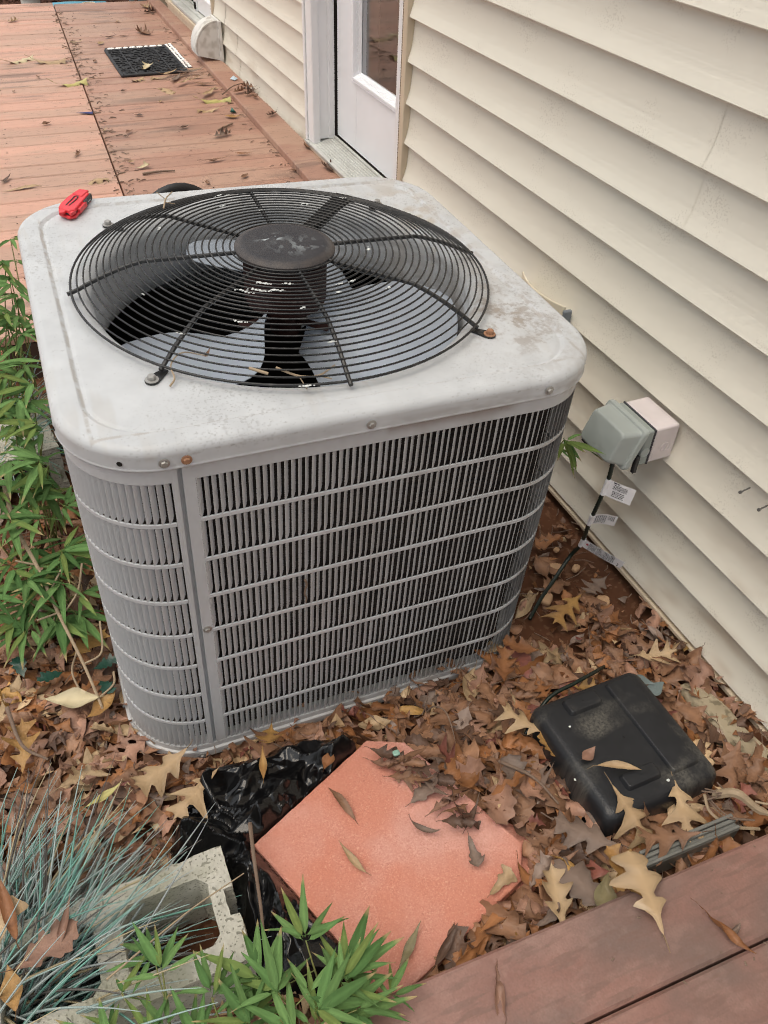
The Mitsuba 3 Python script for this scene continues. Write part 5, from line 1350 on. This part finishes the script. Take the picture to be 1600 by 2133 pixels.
single('glass_gem', moved(stone_mesh(0.014, 0.012, 0.006, 1), trans(-0.742, -0.178, 0.092)), mat('gem_green', (0.25, 0.42, 0.34), 0.15), 'tiny pale green glass gem on the top corner of the red stone', 'glass gem', smooth=True)
# near deck and around
for lb, p, L_, yaw, kd, tn, kw in [
    ('large glossy golden tan oak leaf hanging over the edge of the near deck', (-0.500, -0.600, 0.190), 0.135, 78, 'bur', 'tan', dict(curl=-0.55, bend=-0.3, twist=0.25, ripple=0.10, bsdf='glossy_leaf')),
    ('second tan oak leaf under the large golden one at the near deck edge', (-0.505, -0.560, 0.165), 0.10, 95, 'white', 'gold', dict(curl=0.9, bend=0.4)),
    ('big tan oak leaf standing against the front edge of the black box', (-0.405, -0.468, 0.115), 0.125, -80, 'deep', 'tan', dict(curl=-0.5, bend=-0.5, tilt=-0.5)),
    ('wide tan brown oak leaf lying right of the black box front edge', (-0.315, -0.492, 0.115), 0.125, -110, 'deep', 'tan', dict(curl=-0.4, bend=-0.3, tilt=-0.2)),
    ('brown oak leaf with long lobes between the box and the near deck', (-0.372, -0.520, 0.110), 0.12, 160, 'deep', 'brown', dict(curl=-0.5)),
    ('broad greyish tan leaf with visible veins lying by the near deck edge', (-0.555, -0.530, 0.105), 0.12, 110, 'white', 'gray', dict(curl=-0.3, bend=-0.2)),
    ('pointed tan leaf folded beside the near deck edge', (-0.604, -0.530, 0.10), 0.11, 70, 'oak', 'tan', dict(curl=0.9, bend=0.4)),
    ('large brown oak leaf left of the black box near corner', (-0.500, -0.455, 0.10), 0.12, 130, 'oak', 'gray', dict(curl=-0.5)),
    ('yellow green edged leaf half hidden under the near deck edge leaves', (-0.535, -0.566, 0.115), 0.08, 50, 'oval', 'olive', dict(curl=0.3)),
    ('light tan oak leaf with its stalk down, left side of the black box', (-0.475, -0.205, 0.085), 0.11, 120, 'deep', 'tan', dict(curl=-0.6)),
    ('golden tan leaf left of the black box below another tan leaf', (-0.452, -0.275, 0.085), 0.075, 100, 'white', 'gold', dict(curl=0.5)),
    ('glossy amber oak leaf at the edge of the bare soil', (-0.206, 0.040, 0.055), 0.125, 205, 'deep', 'gold', dict(curl=-0.35, bend=-0.3, bsdf='glossy_leaf')),
    ('grey brown leaf on the bare soil right of the cord', (-0.09, 0.085, 0.035), 0.085, 200, 'oak', 'gray', dict(curl=0.3)),
    ('orange brown leaf against the front right corner of the unit base', (-0.430, -0.055, 0.060), 0.10, 60, 'oak', 'rust', dict(curl=0.8)),
    ('second orange leaf beside the front right corner of the unit', (-0.37, -0.02, 0.055), 0.085, 140, 'white', 'rust', dict(curl=0.7)),
    ('golden brown leaf standing against the unit base above the plastic bag', (-0.955, -0.050, 0.085), 0.095, 250, 'deep', 'gold', dict(curl=0.5, tilt=0.6)),
    ('tan leaf with curled lobes lying on the plastic bag right side', (-0.985, -0.105, 0.095), 0.075, 75, 'willow', 'gold', dict(curl=1.0)),
    ('large light tan oak leaf on the left edge of the plastic bag', (-1.118, -0.110, 0.085), 0.125, 215, 'deep', 'tan', dict(curl=-0.35, bend=-0.2)),
    ('rust brown leaf lying on the plastic bag at its far right end', (-0.865, -0.135, 0.08), 0.05, 50, 'oval', 'rust', dict(curl=0.6)),
    ('cream coloured oval leaf lying on the litter left of the unit', (-1.300, 0.205, 0.055), 0.11, 160, 'oval', 'pale', dict(curl=0.8)),
    ('golden leaf at the left front corner of the unit base', (-1.245, 0.175, 0.05), 0.085, 40, 'oval', 'gold', dict(curl=0.7)),
    ('amber leaf under the bamboo left of the unit', (-1.245, 0.335, 0.06), 0.10, 30, 'oak', 'gold', dict(curl=0.5)),
    ('small bright green leaf on the litter at left', (-1.272, -0.040, 0.065), 0.075, 20, 'willow', 'lime', dict(curl=0.4)),
    ('pinkish tan oak leaf with lobes spread, front of the unit corner', (-1.165, -0.020, 0.055), 0.12, 200, 'oak', 'tan', dict(curl=-0.5)),
    ('tan leaf near the left photo edge, standing on the litter', (-1.40, 0.130, 0.06), 0.11, 80, 'deep', 'gold', dict(curl=0.6, tilt=0.4)),
    ('small pale leaf on top of the black box', (-0.419, -0.338, 0.132), 0.042, 20, 'oval', 'pink', dict(curl=-0.4)),
    ('curled brown and cream leaf on the black box front raised panel', (-0.382, -0.384, 0.140), 0.085, -28, 'willow', 'tan', dict(curl=1.8, bend=-0.5)),
    ('tan leaf lying on the grass clump at the left photo edge', (-1.435, -0.29, 0.21), 0.10, 60, 'tri', 'tan', dict(curl=0.5)),
    ('pinkish brown leaf lying on the blue green grass clump', (-1.372, -0.335, 0.20), 0.10, 20, 'white', 'pink', dict(curl=0.4)),
    ('rolled brown leaf standing in the blue green grass clump', (-1.345, -0.315, 0.21), 0.08, 60, 'willow', 'pink', dict(curl=3.0, tilt=0.5)),
    ('golden leaf lying low in the grass clump', (-1.43, -0.365, 0.18), 0.07, 95, 'oval', 'gold', dict(curl=0.5)),
    ('dark rolled leaf upright in the grass clump', (-1.418, -0.265, 0.22), 0.12, 100, 'willow', 'rust', dict(curl=3.0)),
    ('tan leaf poking up between the bamboo at the bottom photo edge', (-1.052, -0.625, 0.22), 0.09, 60, 'oval', 'tan', dict(curl=0.6)),
]:
    tl = kw.pop('tilt', 0.0)
    one_leaf(lb, p, L_, yaw, kd, tn, tilt=tl, **kw)
one_leaf('long rust brown bark strip near the right end of the near deck', (-0.418, -0.690, NZ + 0.006), 0.115, 110, 'willow', 'rust', curl=4.5, bend=0.15, twist=3.0, ripple=0.16, stem=False)
one_leaf('rust and cream bark strip on the near deck at the bottom photo edge', (-0.785, -0.640, NZ + 0.006), 0.105, 65, 'willow', 'pink', curl=3.5, bend=-0.15, twist=2.2, ripple=0.16, stem=False)
one_leaf('grey crumpled fluff on the near deck beside the bark strip', (-0.402, -0.703, NZ + 0.004), 0.035, 20, 'oval', 'gray', curl=2.0, ripple=0.4, stem=False)
twig('dark curled fragment near the right photo edge of the near deck', [(-0.335, -0.742, NZ + 0.004), (-0.325, -0.735, NZ + 0.007), (-0.312, -0.733, NZ + 0.004)], 0.003)
ms = []
for _ in range(60):
    x, y = rl.uniform(-0.95, -0.05), rl.uniform(-0.95, -0.6)
    s = rl.uniform(0.0012, 0.0035)
    ms.append(moved(hull([(a * s, b * s * 0.6, c * s * 0.4) for a, b, c in ((-1, -.6, 0), (-1, .7, 0), (1, -.8, 0), (.9, 1, 0), (0, 0, 1))]), trans(x, y, NZ + 0.0015) @ rot(Z, rl.uniform(0, 6))))
k = put(mikit.ply(cat(ms), 'twig_brown'), 'deck_crumbs', kind='stuff')
labels[k].update({'label': 'tiny dark crumbs scattered over the near deck boards', 'category': 'debris'})
# dry stalk at the end of the black box
st = thing('dry_stalk', 'broken straw coloured plant stalk stuck in the leaves by the near deck', 'plant stalk')
part(st, 'stalk', cat([tube(spline([(-0.235, -0.487, 0.105), (-0.215, -0.510, 0.135), (-0.190, -0.545, 0.120), (-0.175, -0.580, 0.14)], 6), [0.0085] * 8 + [0.0075] * 6 + [0.005] * 5, 7), tube(spline([(-0.255, -0.480, 0.11), (-0.262, -0.510, 0.10), (-0.24, -0.545, 0.095), (-0.20, -0.570, 0.10)], 6), 0.003, 5)]), 'twig_tan', 30)
part(st, 'shred', cat([tube(spline([(-0.235 + 0.03 * math.cos(a), -0.482 + 0.012 * math.sin(a), 0.112 + 0.01 * math.sin(3 * a)), (-0.225, -0.50, 0.125)], 4), 0.0018, 4) for a in np.linspace(1.0, 4.5, 5)] + [tube(spline([(-0.25 + 0.004 * i, -0.49, 0.10), (-0.245 + 0.006 * i, -0.53, 0.105), (-0.205 + 0.002 * i, -0.556, 0.11)], 5), 0.0016, 4) for i in range(2)]), 'twig_brown', True)
twig('pale thin straw lying over the near deck edge at the right photo edge', [(-0.205, -0.540, 0.150), (-0.17, -0.59, 0.178), (-0.15, -0.64, 0.172), (-0.12, -0.68, 0.169)], 0.0022, 'twig_tan')
# twigs and stick
twig('straight brown stick leaning over the black bag beside the concrete block', [(-1.042, -0.215, 0.105), (-1.055, -0.29, 0.120), (-1.068, -0.37, 0.105), (-1.084, -0.445, 0.085)], 0.0042, name='stick', cat_='stick')
LB = [(-1.335, 0.66, 0.30), (-1.33, 0.56, 0.25), (-1.305, 0.46, 0.20), (-1.285, 0.36, 0.14), (-1.262, 0.26, 0.09), (-1.245, 0.16, 0.045)]
twig('long pale leafless branch leaning in front of the bamboo left of the unit', LB, 0.0055, 'twig_tan', 'dead_branch', 'branch',
     [[(-1.285, 0.36, 0.14), (-1.24, 0.39, 0.17), (-1.215, 0.41, 0.23)], [(-1.31, 0.47, 0.205), (-1.345, 0.48, 0.22)], [(-1.295, 0.41, 0.17), (-1.26, 0.44, 0.20)], [(-1.262, 0.26, 0.09), (-1.222, 0.27, 0.10), (-1.21, 0.32, 0.14)], [(-1.27, 0.29, 0.10), (-1.29, 0.27, 0.06), (-1.275, 0.2, 0.045)], [(-1.25, 0.19, 0.055), (-1.215, 0.21, 0.06), (-1.21, 0.25, 0.05)], [(-1.29, 0.37, 0.145), (-1.33, 0.36, 0.15)]])
twig('thin pale straw crossing the top of the concrete block', [(-1.30, -0.42, 0.22), (-1.18, -0.37, 0.21), (-1.08, -0.335, 0.19)], 0.0016, 'twig_tan')
twig('brown thin twig standing in the litter at left below the branch', [(-1.415, 0.20, 0.10), (-1.40, 0.12, 0.075), (-1.36, 0.08, 0.06)], 0.0045)
twig('dark thin twig in the leaves between the red stone and black box', [(-0.56, -0.26, 0.075), (-0.52, -0.32, 0.085), (-0.50, -0.38, 0.075)], 0.0035)
twig('slender dark stem standing in the leaves above the red stone', [(-0.625, -0.08, 0.03), (-0.622, -0.10, 0.075), (-0.615, -0.14, 0.10), (-0.62, -0.20, 0.075)], 0.0022)
ATZ = ZT + 0.002
def onlid(P): return [tuple((AM @ np.array([*p, 1.0]))[:3]) for p in P]
twig('thin curved straw lying on the lid at the front left of the grille', onlid([(-0.272, -0.300, ATZ), (-0.262, -0.285, ATZ + 0.003), (-0.262, -0.262, ATZ + 0.012), (-0.240, -0.245, ATZ + 0.02), (-0.205, -0.262, ATZ + 0.018)]), 0.0016, 'twig_tan')
one_leaf('tiny curled brown leaf caught in the front left of the grille', onlid([(-0.205, -0.262, ATZ + 0.022)])[0], 0.03, 60, 'willow', 'brown', curl=2.5)
twig('pale twig with bark caught under the front edge of the grille', onlid([(-0.115, -0.325, ATZ + 0.020), (-0.085, -0.345, ATZ + 0.012), (-0.055, -0.352, ATZ + 0.012), (-0.025, -0.34, ATZ + 0.018)]), 0.0022, 'twig_tan', branches=[onlid([(-0.085, -0.345, ATZ + 0.012), (-0.08, -0.37, ATZ + 0.003)]), onlid([(-0.06, -0.35, ATZ + 0.012), (-0.035, -0.355, ATZ + 0.004)])])
twig('short pale twig caught on the grille front, left of the barked one', onlid([(-0.155, -0.318, ATZ + 0.022), (-0.13, -0.335, ATZ + 0.018)]), 0.0026, 'twig_tan')
twig('small twig tangle on the back left of the grille', onlid([(-0.175, 0.21, ZF + 0.004), (-0.165, 0.235, ZF + 0.012), (-0.15, 0.245, ZF + 0.02)]), 0.0018, 'twig_tan', branches=[onlid([(-0.165, 0.235, ZF + 0.010), (-0.18, 0.245, ZF + 0.022)]), onlid([(-0.168, 0.228, ZF + 0.008), (-0.15, 0.225, ZF + 0.004)])])
twig('brown stringy debris hanging in the louvers of the front panel', [tuple((AM @ np.array([-0.105, -0.4425, z, 1]))[:3] + np.array([0.002 * math.sin(z * 160), 0, 0])) for z in np.linspace(0.455, 0.395, 6)], 0.0022, 'twig_brown')
# bird droppings on the grille wires
rd_ = np.random.default_rng(4)
def dropping(x, y, L_, yaw, n=7):
    r = math.hypot(x, y)
    z = float(wire_z(r)) + 0.0052
    ms = []
    for i in range(n):
        s = rd_.uniform(0.0011, 0.0026) * (1 - 0.5 * abs(2 * i / max(n - 1, 1) - 1))
        d = (i / max(n - 1, 1) - 0.5) * L_ * 0.9 + rd_.normal(0, 0.0012)
        a = yaw + rd_.normal(0, 0.1)
        ms.append(moved(trimesh.creation.icosphere(1, s), trans(x + d * math.cos(a), y + d * math.sin(a), z + rd_.uniform(-0.001, 0.0008)) @ scl(rd_.uniform(1.0, 2.0), rd_.uniform(0.8, 1.5), 0.55) @ rot(Z, rd_.uniform(0, 3))))
    return cat(ms)
for x, y, L_ in [(-0.091, -0.152, 0.042), (-0.062, -0.160, 0.030), (-0.077, -0.130, 0.028), (-0.039, -0.142, 0.018), (-0.145, -0.233, 0.024), (-0.114, -0.150, 0.036), (0.142, -0.052, 0.014), (0.177, 0.184, 0.016), (-0.06, 0.248, 0.014), (-0.042, 0.242, 0.012), (-0.236, -0.217, 0.016), (-0.082, -0.372, 0.024), (0.045, -0.163, 0.014), (-0.039, -0.226, 0.010), (0.093, 0.168, 0.016), (0.070, -0.160, 0.016), (-0.066, 0.194, 0.014), (0.0, 0.160, 0.008), (0.121, -0.198, 0.012), (0.033, -0.192, 0.010), (-0.20, 0.12, 0.012), (-0.02, -0.31, 0.018), (0.20, 0.25, 0.018), (0.215, 0.235, 0.014), (-0.27, -0.1, 0.010)]:
    yaw = math.atan2(y, x) + PI / 2
    rr_ = math.hypot(x, y)
    lb = '%s white dropping on the grille wires, %s %s, %s' % ('long' if L_ > 0.025 else 'short' if L_ > 0.0135 else 'tiny', 'front' if y < -0.05 else 'back' if y > 0.05 else 'middle', 'left' if x < -0.06 else 'right' if x > 0.06 else 'centre', 'close to the hub' if rr_ < 0.19 else 'near the rim' if rr_ > 0.30 else 'midway to the rim')
    single('bird_dropping', dropping(x, y, L_, yaw, max(4, int(L_ / 0.0026))), 'dropping_white', lb, 'bird dropping', 'bird droppings on the fan grille', smooth=True, M=AM)
for lb, x, y, z, s in [('white speck on the left edge of the black box', -0.455, -0.36, 0.100, 0.003), ('white double speck on the upper left of the black box', -0.417, -0.272, 0.1285, 0.0022), ('white speck on the near corner of the black box', -0.31, -0.438, 0.1275, 0.0028)]:
    single('bird_dropping', moved(trimesh.creation.icosphere(2, s), trans(x, y, z) @ scl(1.2, 1, 0.35)), 'dropping_white', lb, 'bird dropping', smooth=True)

# ------------------------------------------------------------------ bamboo
def blade_leaf(seed, w=0.075, droop=0.5, fold=0.35, n=11):
    rng = np.random.default_rng(seed)
    ts = np.linspace(0, 1, n)
    wid = w * np.sin(PI * np.clip(ts, 0, 1) ** 0.62) ** 0.85 * (1 - 0.25 * ts) + 0.0015
    V, C = [], []
    g0 = np.array([0.082, 0.165, 0.056]); g1 = np.array([0.140, 0.240, 0.085])
    mix_ = rng.uniform(0, 1)
    base = (g0 * (1 - mix_) + g1 * mix_) * (0.7 + 0.6 * rng.uniform())
    if rng.uniform() < 0.22: base = base * 0.6 + np.array([0.23, 0.24, 0.06]) * 0.4
    dead = rng.uniform() < 0.3
    for t, wi in zip(ts, wid):
        z0 = -droop * 0.35 * t**2
        for c in (-1, -0.5, 0, 0.5, 1):
            V.append((t * (1 - 0.06 * droop * t), c * wi, z0 + abs(c) * wi * fold + 0.012 * math.sin(t * 9 + c * 2 + seed)))
            col = base * (1.25 if c == 0 else 1.0) * rng.uniform(0.92, 1.08)
            if dead and t > 0.86: col = np.array([0.42, 0.33, 0.17])
            C.append(col)
    m = quads(V, grid_faces(n, 5))
    # short stalk
    st = tube([(-0.05, 0, 0.012), (0.01, 0, 0.0)], 0.006, 3, False)
    nv = len(m.vertices)
    return vf(np.vstack([m.vertices, st.vertices]), np.vstack([m.faces, st.faces + nv])), np.vstack([C, np.broadcast_to(base, (len(st.vertices), 3))])
BLV = []
for i in range(14):
    m, c = blade_leaf(i, 0.074 + 0.012 * (i % 3), 0.30 + 0.2 * (i % 4), 0.12 + 0.08 * (i % 3))
    BLV.append(mikit.ply(m, 'green_leaf', smooth=True, color=c))
rb = np.random.default_rng(31)
def fan(plant, node, heading, elev, n, L0, spread=1.25):
    """a spray of leaves at the end of a branch."""
    for i in range(n):
        u = (i / max(n - 1, 1) - 0.5) * 2
        a = heading + u * spread + rb.normal(0, 0.12)
        e = elev - 0.25 * abs(u) + rb.normal(0, 0.15)
        L_ = L0 * (1.0 - 0.25 * abs(u)) * rb.uniform(0.8, 1.12)
        d = np.array([math.cos(a) * math.cos(e), math.sin(a) * math.cos(e), math.sin(e)])
        M_ = frame(np.array(node) + d * 0.006 + rb.normal(0, 0.003, 3), d, np.array([0, 0, 1.0]) + rb.normal(0, 0.22, 3))
        put(BLV[rb.integers(len(BLV))], 'leaf', plant, None, M_ @ scl(L_))
def bamboo(label, roots, nodes, headings, L0=0.105, nleaf=(5, 8), extra=1, group=None, spread=1.25):
    plant = thing('bamboo_plant', label, 'bamboo', group)
    for (nx, ny, nz), hd in zip(nodes, headings):
        rx, ry = min(roots, key=lambda q: (q[0] - nx) ** 2 + (q[1] - ny) ** 2)
        r0 = np.array([rx + rb.normal(0, 0.012), ry + rb.normal(0, 0.012), 0.0])
        nd = np.array([nx, ny, nz])
        P = spline([r0, r0 * 0.55 + nd * 0.45 + np.array([rb.normal(0, 0.01), rb.normal(0, 0.01), nz * 0.22]), nd], 7)
        part(plant, 'stem', tube(P, np.linspace(0.0026, 0.0012, len(P)), 5), 'culm', True)
        fan(plant, nd, hd, 0.25, int(rb.integers(*nleaf)), L0 * rb.uniform(0.85, 1.1), spread)
        for j in range(extra):
            q = P[int(len(P) * rb.uniform(0.45, 0.85))]
            off = np.array([rb.normal(0, 0.03), rb.normal(0, 0.03), rb.uniform(0, 0.03)])
            part(plant, 'stem', tube([q, q + off], 0.001, 4), 'culm', True)
            fan(plant, q + off, hd + rb.normal(0, 1.0), 0.15, int(rb.integers(3, 6)), L0 * rb.uniform(0.6, 0.9), spread)
    return plant
bamboo('bright green bamboo with broad leaf fans in front of the red stone', [(-1.03, -0.60), (-1.10, -0.62), (-0.98, -0.60)],
       [(-1.026, -0.480, 0.225), (-1.000, -0.555, 0.23), (-0.990, -0.545, 0.21), (-1.085, -0.535, 0.24), (-1.046, -0.575, 0.235), (-1.100, -0.500, 0.21), (-1.010, -0.585, 0.20), (-1.08, -0.590, 0.23), (-1.13, -0.555, 0.23)],
       [1.2, 0.4, 0.9, 1.9, 0.2, 2.0, -0.4, 2.6, 2.3], 0.096, (6, 9), 1)
bamboo('bright green bamboo growing over the near end of the concrete block', [(-1.25, -0.56), (-1.20, -0.58), (-1.30, -0.55)],
       [(-1.225, -0.445, 0.235), (-1.310, -0.500, 0.20), (-1.170, -0.500, 0.225), (-1.256, -0.510, 0.20), (-1.155, -0.550, 0.20), (-1.205, -0.545, 0.20), (-1.33, -0.55, 0.18), (-1.12, -0.53, 0.21)],
       [1.5, 2.6, 1.1, 2.2, 0.5, 1.9, 3.0, 0.9], 0.080, (5, 8), 1)
LN = {'low': [(-1.331, 0.44, 0.10), (-1.256, 0.395, 0.10), (-1.386, 0.432, 0.10), (-1.297, 0.382, 0.11), (-1.356, 0.391, 0.10), (-1.219, 0.535, 0.18), (-1.32, 0.558, 0.18), (-1.274, 0.508, 0.18), (-1.356, 0.493, 0.18), (-1.264, 0.426, 0.18), (-1.235, 0.40, 0.15), (-1.30, 0.47, 0.15), (-1.41, 0.46, 0.16), (-1.25, 0.47, 0.22), (-1.33, 0.43, 0.2)],
      'mid': [(-1.307, 0.671, 0.27), (-1.238, 0.644, 0.27), (-1.222, 0.56, 0.27), (-1.341, 0.563, 0.27), (-1.28, 0.539, 0.27), (-1.285, 0.785, 0.36), (-1.228, 0.724, 0.36), (-1.232, 0.622, 0.34), (-1.307, 0.642, 0.36), (-1.249, 0.621, 0.36), (-1.37, 0.66, 0.30), (-1.40, 0.60, 0.26)],
      'high': [(-1.226, 1.326, 0.46), (-1.215, 1.18, 0.47), (-1.245, 1.084, 0.48), (-1.23, 1.087, 0.46), (-1.222, 1.237, 0.48), (-1.235, 0.922, 0.42), (-1.271, 0.894, 0.42), (-1.228, 0.828, 0.42), (-1.259, 0.784, 0.42), (-1.236, 0.701, 0.40), (-1.30, 1.15, 0.42), (-1.30, 0.98, 0.40), (-1.20, 1.42, 0.52), (-1.34, 1.3, 0.4), (-1.225, 1.33, 0.5), (-1.235, 1.13, 0.43), (-1.225, 1.02, 0.45), (-1.29, 1.05, 0.46), (-1.24, 0.86, 0.36), (-1.30, 0.86, 0.38), (-1.27, 1.25, 0.42), (-1.33, 1.12, 0.38)]}
bamboo('green bamboo growing low along the left side of the unit, nearest the dry branch', [(-1.30, 0.52), (-1.36, 0.56), (-1.26, 0.56)], LN['low'], rb.uniform(3.3, 6.0, 15), 0.115, (5, 8), 1)
bamboo('green bamboo beside the middle of the left side of the unit', [(-1.32, 0.78), (-1.27, 0.74), (-1.38, 0.72)], LN['mid'], rb.uniform(2.9, 6.2, 12), 0.12, (5, 8), 1)
bamboo('tall green bamboo behind the back left corner of the unit against the deck', [(-1.29, 1.12), (-1.28, 0.95), (-1.27, 1.25)], LN['high'], rb.uniform(2.6, 6.4, 22), 0.115, (4, 7), 1)
sp = bamboo('green bamboo sprig poking out between the right side of the unit and the siding', [(-0.26, 0.26)], [(-0.212, 0.175, 0.452), (-0.235, 0.20, 0.43)], [-1.0, -1.9], 0.085, (4, 6), 0)
bamboo('tiny bamboo shoot at the ground between the unit and the wall', [(-0.24, 0.36)], [(-0.225, 0.33, 0.06)], [-0.6], 0.07, (4, 5), 0)
# drooping leaves of the sprig
for i in range(5):
    d = np.array([0.25 + 0.1 * i, -0.5, -0.85]); d /= np.linalg.norm(d)
    put(BLV[i], 'leaf', sp, None, frame((-0.212, 0.175, 0.452), d, (0, -1, 0.3)) @ rot(X, rb.normal(0, 0.3)) @ scl(0.095 - 0.006 * i))

# ------------------------------------------------------------------ blue green grass clumps
def grass(label, cx, cy, z0, n, Lr, hd0, seed, lean=(0.35, 1.15), rootr=0.05, narrow=None):
    rng = np.random.default_rng(seed)
    vs, fs, cs, n0 = [], [], [], 0
    for i in range(n):
        a = rng.uniform(0, 2 * PI) if rng.uniform() > 0.62 or narrow is None else rng.normal(hd0, narrow)
        L_ = rng.uniform(*Lr)
        e0 = rng.uniform(*lean)
        p = np.array([cx, cy, z0]) + np.array([rng.normal(0, rootr), rng.normal(0, rootr), 0])
        k = 9
        ts = np.linspace(0, 1, k)
        bend = rng.uniform(0.4, 1.5)
        side = rng.normal(0, 0.35)
        P = [p]
        e, aa = e0 + 0.25, a
        for t in ts[1:]:
            e -= bend / k; aa += side / k
            P.append(P[-1] + L_ / (k - 1) * np.array([math.cos(aa) * math.cos(e), math.sin(aa) * math.cos(e), math.sin(e)]))
        P = np.array(P)
        w = rng.uniform(0.0021, 0.0035) * np.clip(1.15 - ts ** 2, 0.15, 1)
        m = tube(P, w, 3, False, 0.55)
        g = rng.uniform()
        base = np.array([0.27, 0.40, 0.365]) * (1 - g) + np.array([0.36, 0.39, 0.385]) * g
        if rng.uniform() < 0.3: base = np.array([0.18, 0.38, 0.32]) * rng.uniform(0.8, 1.1)
        if rng.uniform() < 0.08: base = np.array([0.42, 0.35, 0.22])
        if rng.uniform() < 0.12: base = np.array([0.12, 0.11, 0.10])
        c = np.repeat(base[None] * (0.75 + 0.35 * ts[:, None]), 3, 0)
        vs.append(m.vertices); fs.append(m.faces + n0); n0 += len(m.vertices); cs.append(c)
    t = thing('grass_clump', label, 'ornamental grass')
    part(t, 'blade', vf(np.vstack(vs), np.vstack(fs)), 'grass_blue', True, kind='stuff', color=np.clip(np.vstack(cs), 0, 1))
grass('large blue green grass clump arching over the concrete block at the lower left', -1.490, -0.345, 0.03, 700, (0.19, 0.39), 0.62, 41, (0.05, 0.95), 0.05, 0.60)
grass('small blue green grass clump behind the bamboo left of the unit', -1.36, 1.12, 0.03, 170, (0.2, 0.4), -0.5, 43, (0.4, 1.2), 0.05, 1.0)
# dark creeping leaves in the litter
for i, (x, y, lb) in enumerate([(-1.222, 0.275, 'dark green ivy leaf beside the left front corner of the unit'), (-1.39, 0.335, 'dark green ivy leaf in the litter at the left photo edge'), (-1.335, 0.285, 'small dark green leaf in the litter under the dry branch'), (-1.23, 0.215, 'dark green ivy leaf near the unit base, nearer than the other')]):
    m, c = leaf('white', np.random.default_rng(60 + i), curl=0.2, bend=-0.2, tone='brown', nt=16)
    scene[thing('ivy_leaf', lb, 'leaf')] = {**mikit.ply(m, 'glossy_leaf', smooth=True, color=np.broadcast_to(np.array([[0.015, 0.05, 0.035]]), (len(m.vertices), 3)) * np.random.default_rng(i).uniform(0.8, 1.2, (len(m.vertices), 1))), 'to_world': T(place((x, y, 0.055), 0.055, i * 1.7, 0.2))}
for i, (x, y, lb) in enumerate([(-0.198, -0.215, 'blue grey leaf beside the far right corner of the black box'), (-0.185, -0.245, 'second blue grey leaf just below the first, right of the black box')]):
    m, c = leaf('oval', np.random.default_rng(80 + i), curl=-0.3, bend=-0.2, tone='brown', nt=14)
    scene[thing('gray_leaf', lb, 'leaf')] = {**mikit.ply(m, 'glossy_leaf', smooth=True, color=np.broadcast_to(np.array([[0.13, 0.165, 0.165]]), (len(m.vertices), 3)).copy()), 'to_world': T(place((x, y, 0.095), 0.062, -0.8 + i, 0.1))}
